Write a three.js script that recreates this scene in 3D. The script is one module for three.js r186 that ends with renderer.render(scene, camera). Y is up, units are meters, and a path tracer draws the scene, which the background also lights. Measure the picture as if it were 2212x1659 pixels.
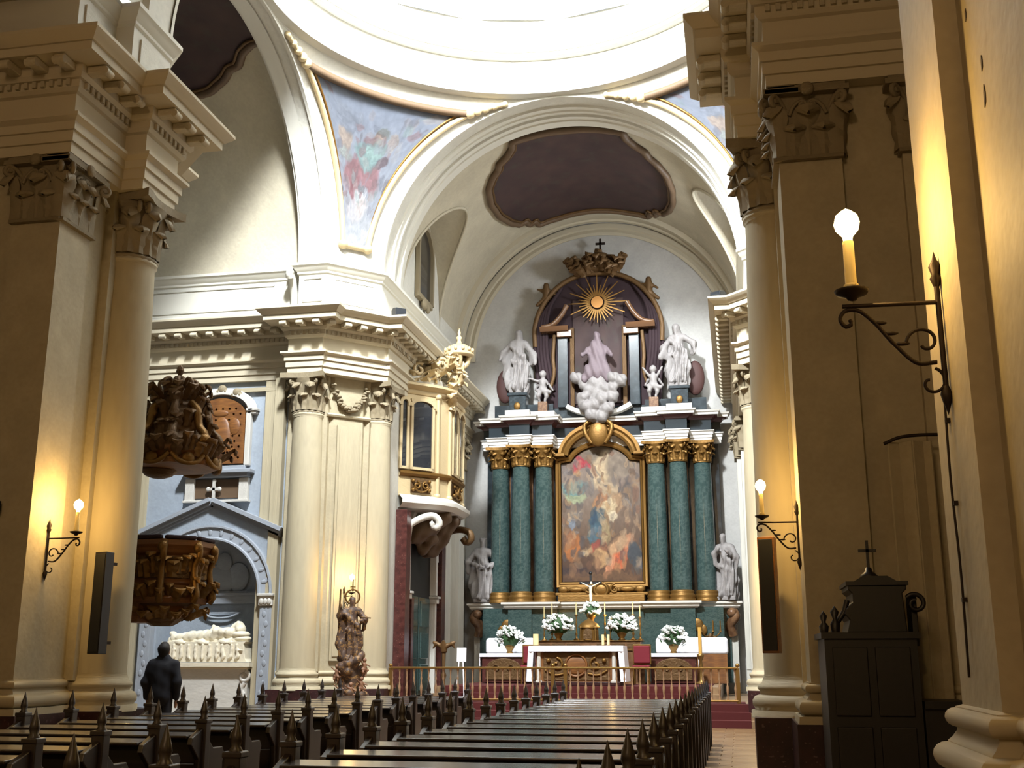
import * as THREE from 'three';
import { mergeGeometries, mergeVertices, toCreasedNormals } from 'three/addons/utils/BufferGeometryUtils.js';
import { RectAreaLightUniformsLib } from 'three/addons/lights/RectAreaLightUniformsLib.js';
import { RoundedBoxGeometry } from 'three/addons/geometries/RoundedBoxGeometry.js';

// ---------------------------------------------------------------- camera, light, exposure
const scene = new THREE.Scene();
const camera = new THREE.PerspectiveCamera(37.69, 2212 / 1659, 0.05, 200);
camera.position.set(4.1, 1.48, 0);
camera.rotation.set(THREE.MathUtils.degToRad(13.76), THREE.MathUtils.degToRad(11.1), 0, 'YXZ');
const renderer = new THREE.WebGLRenderer({ antialias: true });
renderer.toneMapping = THREE.LinearToneMapping;
renderer.toneMappingExposure = 1.0;
renderer.shadowMap.enabled = true;
scene.background = new THREE.Color(0x6f87a6);          // the sky outside; the church is closed
RectAreaLightUniformsLib.init();
const PI = Math.PI, ZC = -21.1;                          // centre of the crossing
// daylight through the eight windows of the drum; the two towards the afternoon sun are the brightest
const DRUM_WINDOWS = [22.5, 67.5, 112.5, 157.5, 202.5, 247.5, 292.5, 337.5]
  .map(d => ({ deg: d, power: d === 337.5 ? 1550 : d === 292.5 ? 60 : d === 22.5 ? 60 : 15 }));
const DAY = new THREE.Color().setRGB(0.92, 0.97, 1.0);
for (const w of DRUM_WINDOWS) {
  const a = w.deg * PI / 180, r = 5.6;
  const l = new THREE.RectAreaLight(DAY, w.power, 1.3, 2.2);
  l.position.set(Math.sin(a) * r, 20.1, ZC + Math.cos(a) * r);
  l.lookAt(0, 17.0, ZC);
  scene.add(l);
}
{ // the chancel window in the lunette opposite the tribune
  const l = new THREE.RectAreaLight(DAY, 95, 1.3, 1.9); l.position.set(4.55, 13.0, ZC - 9.9); l.lookAt(-4.5, 7.5, ZC - 11.5); scene.add(l);
}
{ // added warm fill light, shaped as an unseen amber window behind the camera
  const l = new THREE.RectAreaLight(new THREE.Color().setRGB(1.0, 0.68, 0.38), 25, 2.4, 3.6); l.position.set(0, 10.2, 8.8); l.lookAt(0, 6.0, -12); scene.add(l);
}
const WARM = new THREE.Color().setRGB(1.0, 0.62, 0.2);
function bulbLight(x, y, z, power, size = 2) {
  const l = new THREE.PointLight(WARM, power);
  l.position.set(x, y, z); l.castShadow = true; l.shadow.radius = size; scene.add(l); return l;
}

// ---------------------------------------------------------------- helpers
let seed = 7;
const rnd = () => { seed = (seed * 1664525 + 1013904223) >>> 0; return seed / 4294967296; };
const R = (a, b) => a + (b - a) * rnd();
const taken = {};
function numbered(n) { if (taken[n] === undefined) { taken[n] = 0; return n; } taken[n]++; return n + '_' + String(taken[n]).padStart(3, '0'); }
function mesh(name, g, m, parent) {
  const o = new THREE.Mesh(Array.isArray(g) ? mg(g) : g, m); o.name = name; o.castShadow = o.receiveShadow = true;
  parent.add(o); return o;
}
function thing(name, label, category, pos = [0, 0, 0], turn = 0, group) {
  const o = new THREE.Group(); o.name = numbered(name); o.position.set(...pos); o.rotation.y = turn;
  o.userData = { label, category }; if (group) o.userData.group = group; scene.add(o); return o;
}
function solo(name, label, category, g, m, pos = [0, 0, 0], turn = 0, group) {
  const o = mesh(numbered(name), g, m, scene); o.position.set(...pos); o.rotation.y = turn;
  o.userData = { label, category }; if (group) o.userData.group = group; return o;
}
function struct(name, label, g, m) {
  const o = mesh(numbered(name), g, m, scene); o.userData = { kind: 'structure', label, category: label.split(' ').pop() }; return o;
}
function structGroup(name, label, category) { const o = new THREE.Group(); o.name = numbered(name); o.userData = { kind: 'structure', label, category }; scene.add(o); return o; }
function copyOf(o, label, pos, turn) {
  const c = o.clone(); c.name = numbered(o.name.replace(/_\d{3}$/, '')); c.userData = { ...o.userData }; if (label) c.userData.label = label;
  if (pos) c.position.set(...pos); if (turn !== undefined) c.rotation.y = turn; scene.add(c); return c;
}
function plain(g) { g = g.index ? g.toNonIndexed() : g; for (const k of Object.keys(g.attributes)) if (!['position', 'normal', 'uv'].includes(k)) g.deleteAttribute(k); if (!g.attributes.uv) g.setAttribute('uv', new THREE.Float32BufferAttribute(new Float32Array(g.attributes.position.count * 2), 2)); if (!g.attributes.normal) g.computeVertexNormals(); return g; }
const mg = list => list.length === 1 ? list[0] : mergeGeometries(list.map(plain));
const tr = (g, x = 0, y = 0, z = 0) => (g.translate(x, y, z), g);
const bx = (w, h, d, x = 0, y = 0, z = 0) => tr(new THREE.BoxGeometry(w, h, d), x, y, z);           // y is the centre
const bb = (x0, x1, y0, y1, z0, z1) => bx(Math.abs(x1 - x0), Math.abs(y1 - y0), Math.abs(z1 - z0), (x0 + x1) / 2, (y0 + y1) / 2, (z0 + z1) / 2);
const rb = (w, h, d, r, x = 0, y = 0, z = 0) => tr(new RoundedBoxGeometry(w, h, d, 2, r), x, y, z);
const cy = (r0, r1, h, x = 0, y = 0, z = 0, n = 16) => tr(new THREE.CylinderGeometry(r1, r0, h, n), x, y, z);
const sp = (r, x = 0, y = 0, z = 0, sx = 1, sy = 1, sz = 1, n = 10) => { const g = new THREE.SphereGeometry(r, n + 4, n); g.scale(sx, sy, sz); return tr(g, x, y, z); };
const lathe = (pts, n = 24) => new THREE.LatheGeometry(pts.map(p => new THREE.Vector2(p[0], p[1])), n);
const vv = p => new THREE.Vector3(...p);
const tube = (pts, r, seg = 24, n = 6, closed = false) => new THREE.TubeGeometry(new THREE.CatmullRomCurve3(pts.map(vv), closed), seg, r, n, closed);
const rod = (a, b, r, n = 6) => new THREE.TubeGeometry(new THREE.LineCurve3(vv(a), vv(b)), 1, r, n);
function spiral(cx, cy_, r0, r1, a0, a1, n = 20) { const o = []; for (let i = 0; i <= n; i++) { const t = i / n, a = a0 + (a1 - a0) * t, r = r0 + (r1 - r0) * t; o.push([cx + r * Math.cos(a), cy_ + r * Math.sin(a), 0]); } return o; }
function tri(pos, idx, uv, crease = 0.6) {
  let g = new THREE.BufferGeometry(); g.setAttribute('position', new THREE.Float32BufferAttribute(pos, 3));
  if (uv) g.setAttribute('uv', new THREE.Float32BufferAttribute(uv, 2)); g.setIndex(idx);
  if (crease === null) { g.computeVertexNormals(); return g; }
  g = toCreasedNormals(g, crease); return g;
}
function grid(fn, nu, nv, crease = null, closeU = false) {      // fn(u, v) -> [x, y, z], u and v in 0..1
  const pos = [], uv = [], idx = [];
  for (let j = 0; j <= nv; j++) for (let i = 0; i <= nu; i++) { pos.push(...fn(i / nu, j / nv)); uv.push(i / nu, j / nv); }
  for (let j = 0; j < nv; j++) for (let i = 0; i < nu; i++) { const a = j * (nu + 1) + i; idx.push(a, a + 1, a + nu + 2, a, a + nu + 2, a + nu + 1); }
  return tri(pos, idx, uv, crease);
}
// profile [[off, h], ...] swept along a plan polyline [[a, b], ...]; off points to the left of the path; map(a, b, h) -> [x, y, z]
function sweep(path, prof, map = (a, b, h) => [a, h, b], closed = false, crease = 0.5) {
  const n = path.length, mit = [];
  for (let i = 0; i < n; i++) {
    const p = path[i], q0 = i > 0 ? path[i - 1] : closed ? path[n - 1] : null, q1 = i < n - 1 ? path[i + 1] : closed ? path[0] : null;
    const nn = (s, e) => { const l = Math.hypot(e[0] - s[0], e[1] - s[1]) || 1; return [-(e[1] - s[1]) / l, (e[0] - s[0]) / l]; };
    const n0 = q0 ? nn(q0, p) : null, n1 = q1 ? nn(p, q1) : null;
    if (!n0) mit.push(n1); else if (!n1) mit.push(n0);
    else { const k = 1 + n0[0] * n1[0] + n0[1] * n1[1]; mit.push(k < 0.1 ? n0 : [(n0[0] + n1[0]) / k, (n0[1] + n1[1]) / k]); }
  }
  const pos = [], idx = [], m = prof.length;
  for (let i = 0; i < n; i++) for (const [o, h] of prof) pos.push(...map(path[i][0] + mit[i][0] * o, path[i][1] + mit[i][1] * o, h));
  for (let i = 0; i < (closed ? n : n - 1); i++) for (let j = 0; j < m - 1; j++) { const a = i * m + j, b = ((i + 1) % n) * m + j; idx.push(a, b, b + 1, a, b + 1, a + 1); }
  return tri(pos, idx, null, crease);
}
function prism(poly, y0, y1, map = (a, b) => [a, b]) {           // plan polygon extruded upwards
  const s = new THREE.Shape(poly.map(p => { const q = map(...p); return new THREE.Vector2(q[0], -q[1]); }));
  const g = new THREE.ExtrudeGeometry(s, { depth: y1 - y0, bevelEnabled: false }); g.rotateX(-PI / 2); return tr(g, 0, y0, 0);
}
function extr(pts, depth, bevel = 0, holes = []) {               // outline in x, y extruded along z, centred on z = 0
  const s = !Array.isArray(pts) ? pts : new THREE.Shape(pts.map(p => new THREE.Vector2(p[0], p[1])));
  for (const h of holes) s.holes.push(new THREE.Path(h.map(p => new THREE.Vector2(p[0], p[1]))));
  const g = new THREE.ExtrudeGeometry(s, { depth: depth - 2 * bevel, bevelEnabled: bevel > 0, bevelThickness: bevel, bevelSize: bevel, bevelOffset: -bevel, bevelSegments: 2, curveSegments: 16 });
  return tr(g, 0, 0, -depth / 2 + bevel);
}
const arcPts = (cx, cy_, r, a0, a1, n = 24, ry = r) => Array.from({ length: n + 1 }, (_, i) => { const a = a0 + (a1 - a0) * i / n; return [cx + r * Math.cos(a), cy_ + ry * Math.sin(a)]; });
function boxUV(g, s = 1) {                                       // uv in metres / s from the dominant axis
  g = plain(g); const p = g.attributes.position, uv = new Float32Array(p.count * 2), a = new THREE.Vector3(), b = new THREE.Vector3(), c = new THREE.Vector3();
  for (let i = 0; i < p.count; i += 3) {
    a.fromBufferAttribute(p, i); b.fromBufferAttribute(p, i + 1).sub(a); c.fromBufferAttribute(p, i + 2).sub(a); b.cross(c);
    const x = Math.abs(b.x), y = Math.abs(b.y), z = Math.abs(b.z), k = y >= x && y >= z ? [0, 2] : x >= z ? [2, 1] : [0, 1];
    for (let j = 0; j < 3; j++) { const q = [p.getX(i + j), p.getY(i + j), p.getZ(i + j)]; uv[(i + j) * 2] = q[k[0]] / s; uv[(i + j) * 2 + 1] = q[k[1]] / s; }
  }
  g.setAttribute('uv', new THREE.BufferAttribute(uv, 2)); return g;
}
// ---- signed distance figures, meshed with surface nets
const smin = (a, b, k) => { const h = Math.max(k - Math.abs(a - b), 0) / k; return Math.min(a, b) - h * h * k * 0.25; };
function capsule(p, c) {
  const [ax, ay, az, bx_, by, bz, ra, rb_] = c, dx = bx_ - ax, dy = by - ay, dz = bz - az, px = p[0] - ax, py = p[1] - ay, pz = p[2] - az;
  const l = dx * dx + dy * dy + dz * dz || 1e-9, t = Math.min(1, Math.max(0, (px * dx + py * dy + pz * dz) / l));
  return Math.hypot(px - t * dx, py - t * dy, pz - t * dz) - (ra + (rb_ - ra) * t);
}
function nets(f, lo, hi, cell) {
  const nx = Math.ceil((hi[0] - lo[0]) / cell) + 1, ny = Math.ceil((hi[1] - lo[1]) / cell) + 1, nz = Math.ceil((hi[2] - lo[2]) / cell) + 1;
  const d = new Float32Array(nx * ny * nz), id = new Int32Array(nx * ny * nz).fill(-1), pos = [], idx = [];
  const at = (i, j, k) => i + nx * (j + ny * k);
  for (let k = 0; k < nz; k++) for (let j = 0; j < ny; j++) for (let i = 0; i < nx; i++) d[at(i, j, k)] = f([lo[0] + i * cell, lo[1] + j * cell, lo[2] + k * cell]);
  for (let k = 0; k < nz - 1; k++) for (let j = 0; j < ny - 1; j++) for (let i = 0; i < nx - 1; i++) {
    let n = 0, sx = 0, sy = 0, sz = 0; const v = [];
    for (let c = 0; c < 8; c++) v.push(d[at(i + (c & 1), j + (c >> 1 & 1), k + (c >> 2))]);
    for (let c = 0; c < 8; c++) for (let e = 0; e < 3; e++) { const b = c | (1 << e); if (b === c || (v[c] < 0) === (v[b] < 0)) continue; const t = v[c] / (v[c] - v[b]); sx += (c & 1) + (e === 0 ? t : 0); sy += (c >> 1 & 1) + (e === 1 ? t : 0); sz += (c >> 2) + (e === 2 ? t : 0); n++; }
    if (n) { id[at(i, j, k)] = pos.length / 3; pos.push(lo[0] + (i + sx / n) * cell, lo[1] + (j + sy / n) * cell, lo[2] + (k + sz / n) * cell); }
  }
  const quad = (a, b, c, e, flip) => { if (a < 0 || b < 0 || c < 0 || e < 0) return; flip ? idx.push(a, c, b, a, e, c) : idx.push(a, b, c, a, c, e); };
  for (let k = 1; k < nz - 1; k++) for (let j = 1; j < ny - 1; j++) for (let i = 1; i < nx - 1; i++) {
    const a = d[at(i, j, k)] < 0;
    if (a !== d[at(i + 1, j, k)] < 0) quad(id[at(i, j - 1, k - 1)], id[at(i, j, k - 1)], id[at(i, j, k)], id[at(i, j - 1, k)], !a);
    if (a !== d[at(i, j + 1, k)] < 0) quad(id[at(i - 1, j, k - 1)], id[at(i - 1, j, k)], id[at(i, j, k)], id[at(i, j, k - 1)], !a);
    if (a !== d[at(i, j, k + 1)] < 0) quad(id[at(i - 1, j - 1, k)], id[at(i, j - 1, k)], id[at(i, j, k)], id[at(i - 1, j, k)], !a);
  }
  return tri(pos, idx, null, null);
}
// caps: list of capsules; k: blend; disp(p): extra distance
function body(caps, k, cell, disp) {
  const lo = [1e9, 1e9, 1e9], hi = [-1e9, -1e9, -1e9];
  for (const c of caps) for (let a = 0; a < 3; a++) { lo[a] = Math.min(lo[a], c[a] - c[6], c[a + 3] - c[7]); hi[a] = Math.max(hi[a], c[a] + c[6], c[a + 3] + c[7]); }
  for (let a = 0; a < 3; a++) { lo[a] -= 3 * cell + k * 0.3; hi[a] += 3 * cell + k * 0.3; }
  return nets(p => { let d = 1e9; for (const c of caps) d = smin(d, capsule(p, c), k); return disp ? d + disp(p) : d; }, lo, hi, cell);
}
const carved = (...a) => boxUV(body(...a), 0.7);
// ---- noise and textures
const hash = (x, y, s) => { let h = (x * 374761393 + y * 668265263 + s * 974634757) | 0; h = Math.imul(h ^ (h >>> 13), 1274126177); return ((h ^ (h >>> 16)) >>> 0) / 4294967296; };
function noise(x, y, per, s = 0) {
  const xi = Math.floor(x), yi = Math.floor(y), fx = x - xi, fy = y - yi, u = fx * fx * (3 - 2 * fx), v = fy * fy * (3 - 2 * fy), m = a => ((a % per) + per) % per;
  const a = hash(m(xi), m(yi), s), b = hash(m(xi + 1), m(yi), s), c = hash(m(xi), m(yi + 1), s), d = hash(m(xi + 1), m(yi + 1), s);
  return a + (b - a) * u + (c - a) * v + (a - b - c + d) * u * v;
}
const fbm = (x, y, per, s = 0, o = 4) => { let t = 0, w = 0.5, f = 1; for (let i = 0; i < o; i++) { t += w * noise(x * f, y * f, per * f, s + i); w *= 0.5; f *= 2; } return t / (1 - Math.pow(0.5, o)); };
const mix = (a, b, t) => a + (b - a) * t, mix3 = (a, b, t) => [mix(a[0], b[0], t), mix(a[1], b[1], t), mix(a[2], b[2], t)];
const hex = h => [parseInt(h.slice(1, 3), 16) / 255, parseInt(h.slice(3, 5), 16) / 255, parseInt(h.slice(5, 7), 16) / 255];
function tex(w, h, fn, srgb = true) {
  const d = new Uint8Array(w * h * 4);
  for (let y = 0; y < h; y++) for (let x = 0; x < w; x++) { const c = fn(x / w, y / h), o = (y * w + x) * 4; for (let k = 0; k < 3; k++) d[o + k] = Math.max(0, Math.min(255, Math.round(c[k] * 255))); d[o + 3] = 255; }
  const t = new THREE.DataTexture(d, w, h, THREE.RGBAFormat); t.wrapS = t.wrapT = THREE.RepeatWrapping; t.magFilter = THREE.LinearFilter; t.minFilter = THREE.LinearMipmapLinearFilter; t.generateMipmaps = true;
  if (srgb) t.colorSpace = THREE.SRGBColorSpace; t.needsUpdate = true; return t;
}
const std = o => new THREE.MeshStandardMaterial({ side: THREE.DoubleSide, ...o });
const mottle = tex(256, 256, (u, v) => { const n = fbm(u * 6, v * 6, 6, 3), m = fbm(u * 40, v * 40, 40, 9, 2), k = 0.93 + 0.09 * (n - 0.5) + 0.05 * (m - 0.5); return [k, k, k * 0.995]; });
const mottleB = tex(256, 256, (u, v) => { const k = fbm(u * 24, v * 24, 24, 5, 3); return [k, k, k]; }, false);
const stone = (color, roughness = 0.75, extra = {}) => std({ color, roughness, map: mottle, bumpMap: mottleB, bumpScale: 0.004, ...extra });
const M = {
  white: stone('#ccc9c0', 0.8), cream: stone('#b3a78c', 0.7), wall: stone('#9ba4b0', 0.8), frieze: stone('#c6bba3', 0.75),
  vault: stone('#b7ae9a', 0.85), grey: stone('#9aa0aa', 0.75), leaf: stone('#8a7d64', 0.75),
  endWall: stone('#b3b1ae', 0.8), marble: stone('#cfcbc4', 0.5), tombMarble: stone('#e6dcc6', 0.55), statue: stone('#8c8786', 0.6),
  gilt: std({ color: '#7f5d2c', roughness: 0.46, metalness: 0.65, map: mottle, bumpMap: mottleB, bumpScale: 0.004 }),
  giltDark: std({ color: '#5d4426', roughness: 0.55, metalness: 0.4, bumpMap: mottleB, bumpScale: 0.01 }),
  giltPale: std({ color: '#bda983', roughness: 0.5, metalness: 0.25, bumpMap: mottleB, bumpScale: 0.004 }),
  iron: std({ color: '#2c221c', roughness: 0.55, metalness: 0.6 }), black: std({ color: '#0e0e11', roughness: 0.55 }),
  brass: std({ color: '#86683a', roughness: 0.4, metalness: 0.8 }), silver: std({ color: '#b8b8ba', roughness: 0.3, metalness: 0.9 }),
  cloth: std({ color: '#e9e9f2', roughness: 0.9 }), red: std({ color: '#480f0d', roughness: 0.95 }), redPlush: std({ color: '#6c1a26', roughness: 0.9 }),
  purple: std({ color: '#27151b', roughness: 0.85 }), wax: std({ color: '#d8c690', roughness: 0.5 }), green: std({ color: '#2c4a24', roughness: 0.7 }),
  petal: std({ color: '#eef1ee', roughness: 0.7 }), glassDark: new THREE.MeshPhysicalMaterial({ color: '#1c2027', roughness: 0.2, side: THREE.DoubleSide, clearcoat: 0.6 }),
  skin: std({ color: '#a5795f', roughness: 0.6 }), hair: std({ color: '#17110f', roughness: 0.7 }), coat: std({ color: '#17171f', roughness: 0.85 }), trousers: std({ color: '#1b1a20', roughness: 0.9 }),
};
M.greenMarble = std({ roughness: 0.14, map: tex(256, 512, (u, v) => { const w = fbm(u * 5, v * 10, 5, 21), n = fbm(u * 20 + w * 1.5, v * 40 + w * 2, 20, 23, 4), k = Math.abs(n - 0.5) * 2; return mix3([0.15, 0.225, 0.22], [0.31, 0.365, 0.355], Math.pow(1 - k, 4) * 0.5 + 0.35 * w); }) });
M.darkMarble = std({ roughness: 0.2, map: tex(256, 256, (u, v) => { const n = fbm(u * 8, v * 8, 8, 31); return mix3([0.11, 0.14, 0.16], [0.25, 0.29, 0.31], n * n); }) });
M.redMarble = std({ roughness: 0.3, map: tex(256, 256, (u, v) => { const n = fbm(u * 14, v * 14, 14, 41), s = noise(u * 40, v * 40, 40, 5); return s > 0.9 ? [0.46, 0.36, 0.32] : mix3([0.19, 0.08, 0.075], [0.36, 0.20, 0.18], n); }) });
M.plinth = std({ roughness: 0.35, map: tex(256, 256, (u, v) => { const n = fbm(u * 10, v * 10, 10, 51), s = noise(u * 36, v * 36, 36, 8); return s > 0.9 ? [0.36, 0.28, 0.27] : mix3([0.13, 0.06, 0.07], [0.25, 0.13, 0.13], n); }) });
M.brownMarble = std({ roughness: 0.25, map: tex(256, 256, (u, v) => { const w = fbm(u * 4, v * 4, 4, 61), n = fbm(u * 8 + w * 3, v * 8, 8, 63); return mix3([0.28, 0.18, 0.12], [0.55, 0.42, 0.30], n); }) });
M.wood = new THREE.MeshPhysicalMaterial({ side: THREE.DoubleSide, roughness: 0.45, clearcoat: 0.45, clearcoatRoughness: 0.35, map: tex(256, 256, (u, v) => { const g = fbm(u * 4, v * 60, 4, 71, 3), n = noise(u * 12, v * 200, 12, 73); return mix3([0.07, 0.034, 0.035], [0.14, 0.068, 0.058], g * 0.8 + n * 0.2); }) });
M.darkWood = std({ roughness: 0.45, map: tex(256, 256, (u, v) => { const g = fbm(u * 40, v * 4, 40, 75, 3); return mix3([0.038, 0.021, 0.026], [0.08, 0.043, 0.046], g); }) });
M.walnut = std({ roughness: 0.5, map: tex(256, 256, (u, v) => { const g = fbm(u * 6, v * 30, 6, 77, 4); return mix3([0.30, 0.17, 0.08], [0.56, 0.37, 0.17], g); }) });
M.floor = std({ roughness: 0.35, map: tex(256, 256, (u, v) => { const n = fbm(u * 6, v * 6, 6, 81), m = fbm(u * 40, v * 40, 40, 83, 2); return mix3([0.42, 0.33, 0.24], [0.62, 0.52, 0.40], 0.6 * n + 0.4 * m); }) });
M.nave = M.cream;
M.ledge = M.wood.clone(); M.ledge.clearcoat = 1; M.ledge.clearcoatRoughness = 0.16;
M.slabs = ['#d9cdbb', '#cbbca6', '#e2d8c8'].map(c => { const m = M.floor.clone(); m.color = new THREE.Color(c); return m; });
M.polychrome = std({ roughness: 0.6, map: tex(256, 256, (u, v) => { const n = fbm(u * 9, v * 9, 9, 91), m = fbm(u * 16, v * 16, 16, 95); return m > 0.6 ? [0.50, 0.37, 0.20] : mix3([0.15, 0.10, 0.08], [0.38, 0.27, 0.19], n); }) });
// ---------------------------------------------------------------- capitals
function leafGeo(w, h, out) {
  const pos = [], idx = [], n = 12, m = 8;
  for (let i = 0; i <= n; i++) {
    const t = i / n, y = t < 0.78 ? h * t / 0.78 : h * (1 - 0.25 * Math.pow((t - 0.78) / 0.22, 1.3)), q = 0.03 * h + out * Math.pow(t, 2.6);
    const lobe = 0.72 + 0.28 * Math.abs(Math.cos(t * PI * 3.2)), hw = 0.5 * w * lobe * (t > 0.86 ? Math.sqrt(Math.max(0.02, (1 - t) / 0.14)) : 1) * (0.85 + 0.15 * t);
    for (let j = 0; j < m; j++) { const a = j / m * PI * 2, c = Math.cos(a), s = Math.sin(a); pos.push(hw * c, y + 0.02 * h * s, q + (s > 0 ? 0.16 * w * s * (1 - Math.abs(c) * 0.5) : 0.06 * w * s) - 0.12 * w * c * c); }
  }
  for (let i = 0; i < n; i++) for (let j = 0; j < m; j++) { const a = i * m + j, b = i * m + (j + 1) % m; idx.push(a, b, b + m, a, b + m, a + m); }
  return tri(pos, idx, null, 0.9);
}
const leafCache = {};
const leafOf = (w, h, o) => leafCache[[w, h, o]] ??= leafGeo(w, h, o);
const voluteCache = {};
function voluteOf(s, th) {                                        // a scroll in the x-y plane, curling at +x
  return voluteCache[[s, th]] ??= mg([tube([[-0.55 * s, -0.75 * s, 0], [-0.3 * s, -0.2 * s, 0], [0.05 * s, 0.18 * s, 0], ...spiral(0.32 * s, -0.02 * s, 0.3 * s, 0.05 * s, PI * 0.75, -PI * 2.2, 18)], th, 40, 6), cy(0.1 * s, 0.1 * s, th * 2.6, 0, 0, 0, 10).rotateX(PI / 2).translate(0.32 * s, -0.02 * s, 0)]);
}
function concaveSquare(half, dip, h, y) {
  const p = []; for (let k = 0; k < 4; k++) for (let i = 0; i < 8; i++) { const t = i / 8 * 2 - 1, e = half - dip * (1 - t * t), a = k * PI / 2; const x = e, z = t * (half - 0.06 * half); p.push([x * Math.cos(a) - z * Math.sin(a), x * Math.sin(a) + z * Math.cos(a)]); }
  return prism(p, y, y + h);
}
const bellCache = {};
function roundCapital(parent, x, y, z, r, h, m, split = true, mLeaf = m) {
  const key = [r, h];
  const c = bellCache[key] ??= { bell: lathe([[r * 1.06, 0], [r * 1.1, 0.03 * h], [r * 1.06, 0.06 * h], [r * 0.98, 0.07 * h], [r * 1.0, 0.5 * h], [r * 1.12, 0.75 * h], [r * 1.3, 0.87 * h], [r * 1.2, 0.88 * h]], 20), aba: concaveSquare(r * 1.55, r * 0.34, 0.13 * h, 0.87 * h) };
  const L1 = leafOf(r * 0.86, h * 0.42, r * 0.42), L2 = leafOf(r * 0.86, h * 0.7, r * 0.55), V = voluteOf(r * 0.7, r * 0.095), list = [];
  for (let k = 0; k < 8; k++) { const a = k * PI / 4; list.push(['leaf', L1, a, r * 0.97, 0.06 * h]); list.push(['leaf', L2, a + PI / 8, r * 0.95, 0.06 * h]); }
  for (let k = 0; k < 4; k++) for (const d of [-0.13, 0.13]) list.push(['volute', V, PI / 4 + k * PI / 2 + d, r * 1.12, 0.78 * h]);
  if (!split) {
    const gs = [c.bell.clone(), c.aba.clone()];
    for (const [nm, g, a, rr, yy] of list) { const q = g.clone(); if (nm === 'volute') q.rotateY(-PI / 2); q.translate(0, yy, rr); q.rotateY(a); gs.push(q); }
    const o = mesh('capital', gs, m, parent); o.position.set(x, y, z); return o;
  }
  const o = mesh('capital', c.bell, m, parent); o.position.set(x, y, z);
  mesh('abacus', c.aba, m, o);
  for (const [nm, g, a, rr, yy] of list) { const q = mesh(nm, g, mLeaf, o); q.rotation.y = nm === 'volute' ? a - PI / 2 : a; q.position.set(Math.sin(a) * rr, yy, Math.cos(a) * rr); }
  return o;
}
// a flat capital, front towards +z, width w, thickness d
function flatCapital(parent, x, y, z, turn, w, h, d, m, mLeaf = m) {
  const o = mesh('capital', [bx(w - 0.02, h * 0.868, d + 0.05, 0, h * 0.434, -d / 2 + 0.02), bx(w + 0.08, 0.05 * h, d + 0.1, 0, 0.03 * h, -d / 2 + 0.02)], m, parent); o.position.set(x, y, z); o.rotation.y = turn;
  mesh('abacus', [bx(w + 0.3, 0.07 * h, d + 0.3, 0, 0.9 * h, -d / 2), bx(w + 0.22, 0.06 * h, d + 0.22, 0, 0.96 * h, -d / 2)], m, o);
  const n = Math.max(2, Math.round(w / 0.3)), L1 = leafOf(w / n * 1.02, h * 0.4, 0.15), L2 = leafOf(w / n * 1.02, h * 0.66, 0.2), V = voluteOf(0.27, 0.036);
  for (let i = 0; i < n; i++) { const q = mesh('leaf', L1, mLeaf, o); q.position.set(-w / 2 + w * (i + 0.5) / n, 0.05 * h, 0); }
  for (let i = 0; i <= n; i++) { const q = mesh('leaf', L2, mLeaf, o); q.position.set(-w / 2 + w * i / n, 0.05 * h, -0.02); q.rotation.y = i === 0 ? -0.7 : i === n ? 0.7 : 0; }
  for (const s of [-1, 1]) { const q = mesh('volute', V, mLeaf, o); q.position.set(s * (w / 2 - 0.02), 0.76 * h, 0.08); q.rotation.y = s > 0 ? -PI / 4 : -PI * 0.75; const e = mesh('volute', V, mLeaf, o); e.position.set(s * 0.12, 0.74 * h, 0.06); e.rotation.y = s > 0 ? PI : 0; e.scale.setScalar(0.7); }
  const f = mesh('rosette', sp(0.09, 0, 0, 0, 1, 1, 0.6, 6), mLeaf, o); f.position.set(0, 0.9 * h, 0.16);
  return o;
}

// ---------------------------------------------------------------- the floor
const floorS = structGroup('floor', 'brown stone church floor of laid slabs', 'floor');
mesh('bedding', boxUV(bb(-14, 14, -0.3, 0, 9, -38), 2), M.floor, floorS);
{
  const g = boxUV(rb(0.585, 0.03, 0.385, 0.006), 2);
  for (let i = 0; i < 27; i++) for (let j = 0; j < 4; j++) { const o = mesh('slab', g, M.slabs[(i * 7 + j * 5) % 3], floorS); o.position.set(3.45 + 0.6 * j + (i % 2) * 0.18, -0.003, -15.7 - 0.4 * i); }
}

// ---------------------------------------------------------------- crossing piers
const ENT = {                                                     // entablature profile: offset from the frieze plane, height
  arch: [[-0.5, 8.38], [0, 8.38], [0, 8.53], [0.035, 8.535], [0.035, 8.69], [0.07, 8.695], [0.07, 8.82], [0.1, 8.84], [0.15, 8.87], [0.15, 8.92], [0, 8.93]],
  frieze: [[0, 8.92], [0, 9.28]],
  cornice: [[0, 9.27], [0.05, 9.29], [0.09, 9.34], [0.09, 9.45], [0.13, 9.46], [0.17, 9.52], [0.17, 9.64], [0.5, 9.645], [0.5, 9.77], [0.53, 9.775], [0.55, 9.8], [0.6, 9.84], [0.65, 9.9], [0.65, 9.95], [-0.6, 10.0]],
  attic: [[0.07, 9.9], [0.07, 10.16], [0.03, 10.2], [0, 10.22], [0, 11.02], [0.04, 11.05], [0.04, 11.1], [0.1, 11.16], [0.13, 11.22], [0.17, 11.25], [0.17, 11.32], [-0.4, 11.35]],
};
const modGeo = mg([rb(0.17, 0.11, 0.3, 0.02, 0, 0, 0.15), cy(0.055, 0.055, 0.17, 0, 0, 0, 10).rotateZ(PI / 2).translate(0, -0.03, 0.28)]);
const dentGeo = bx(0.06, 0.09, 0.05, 0, 0, 0);
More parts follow.
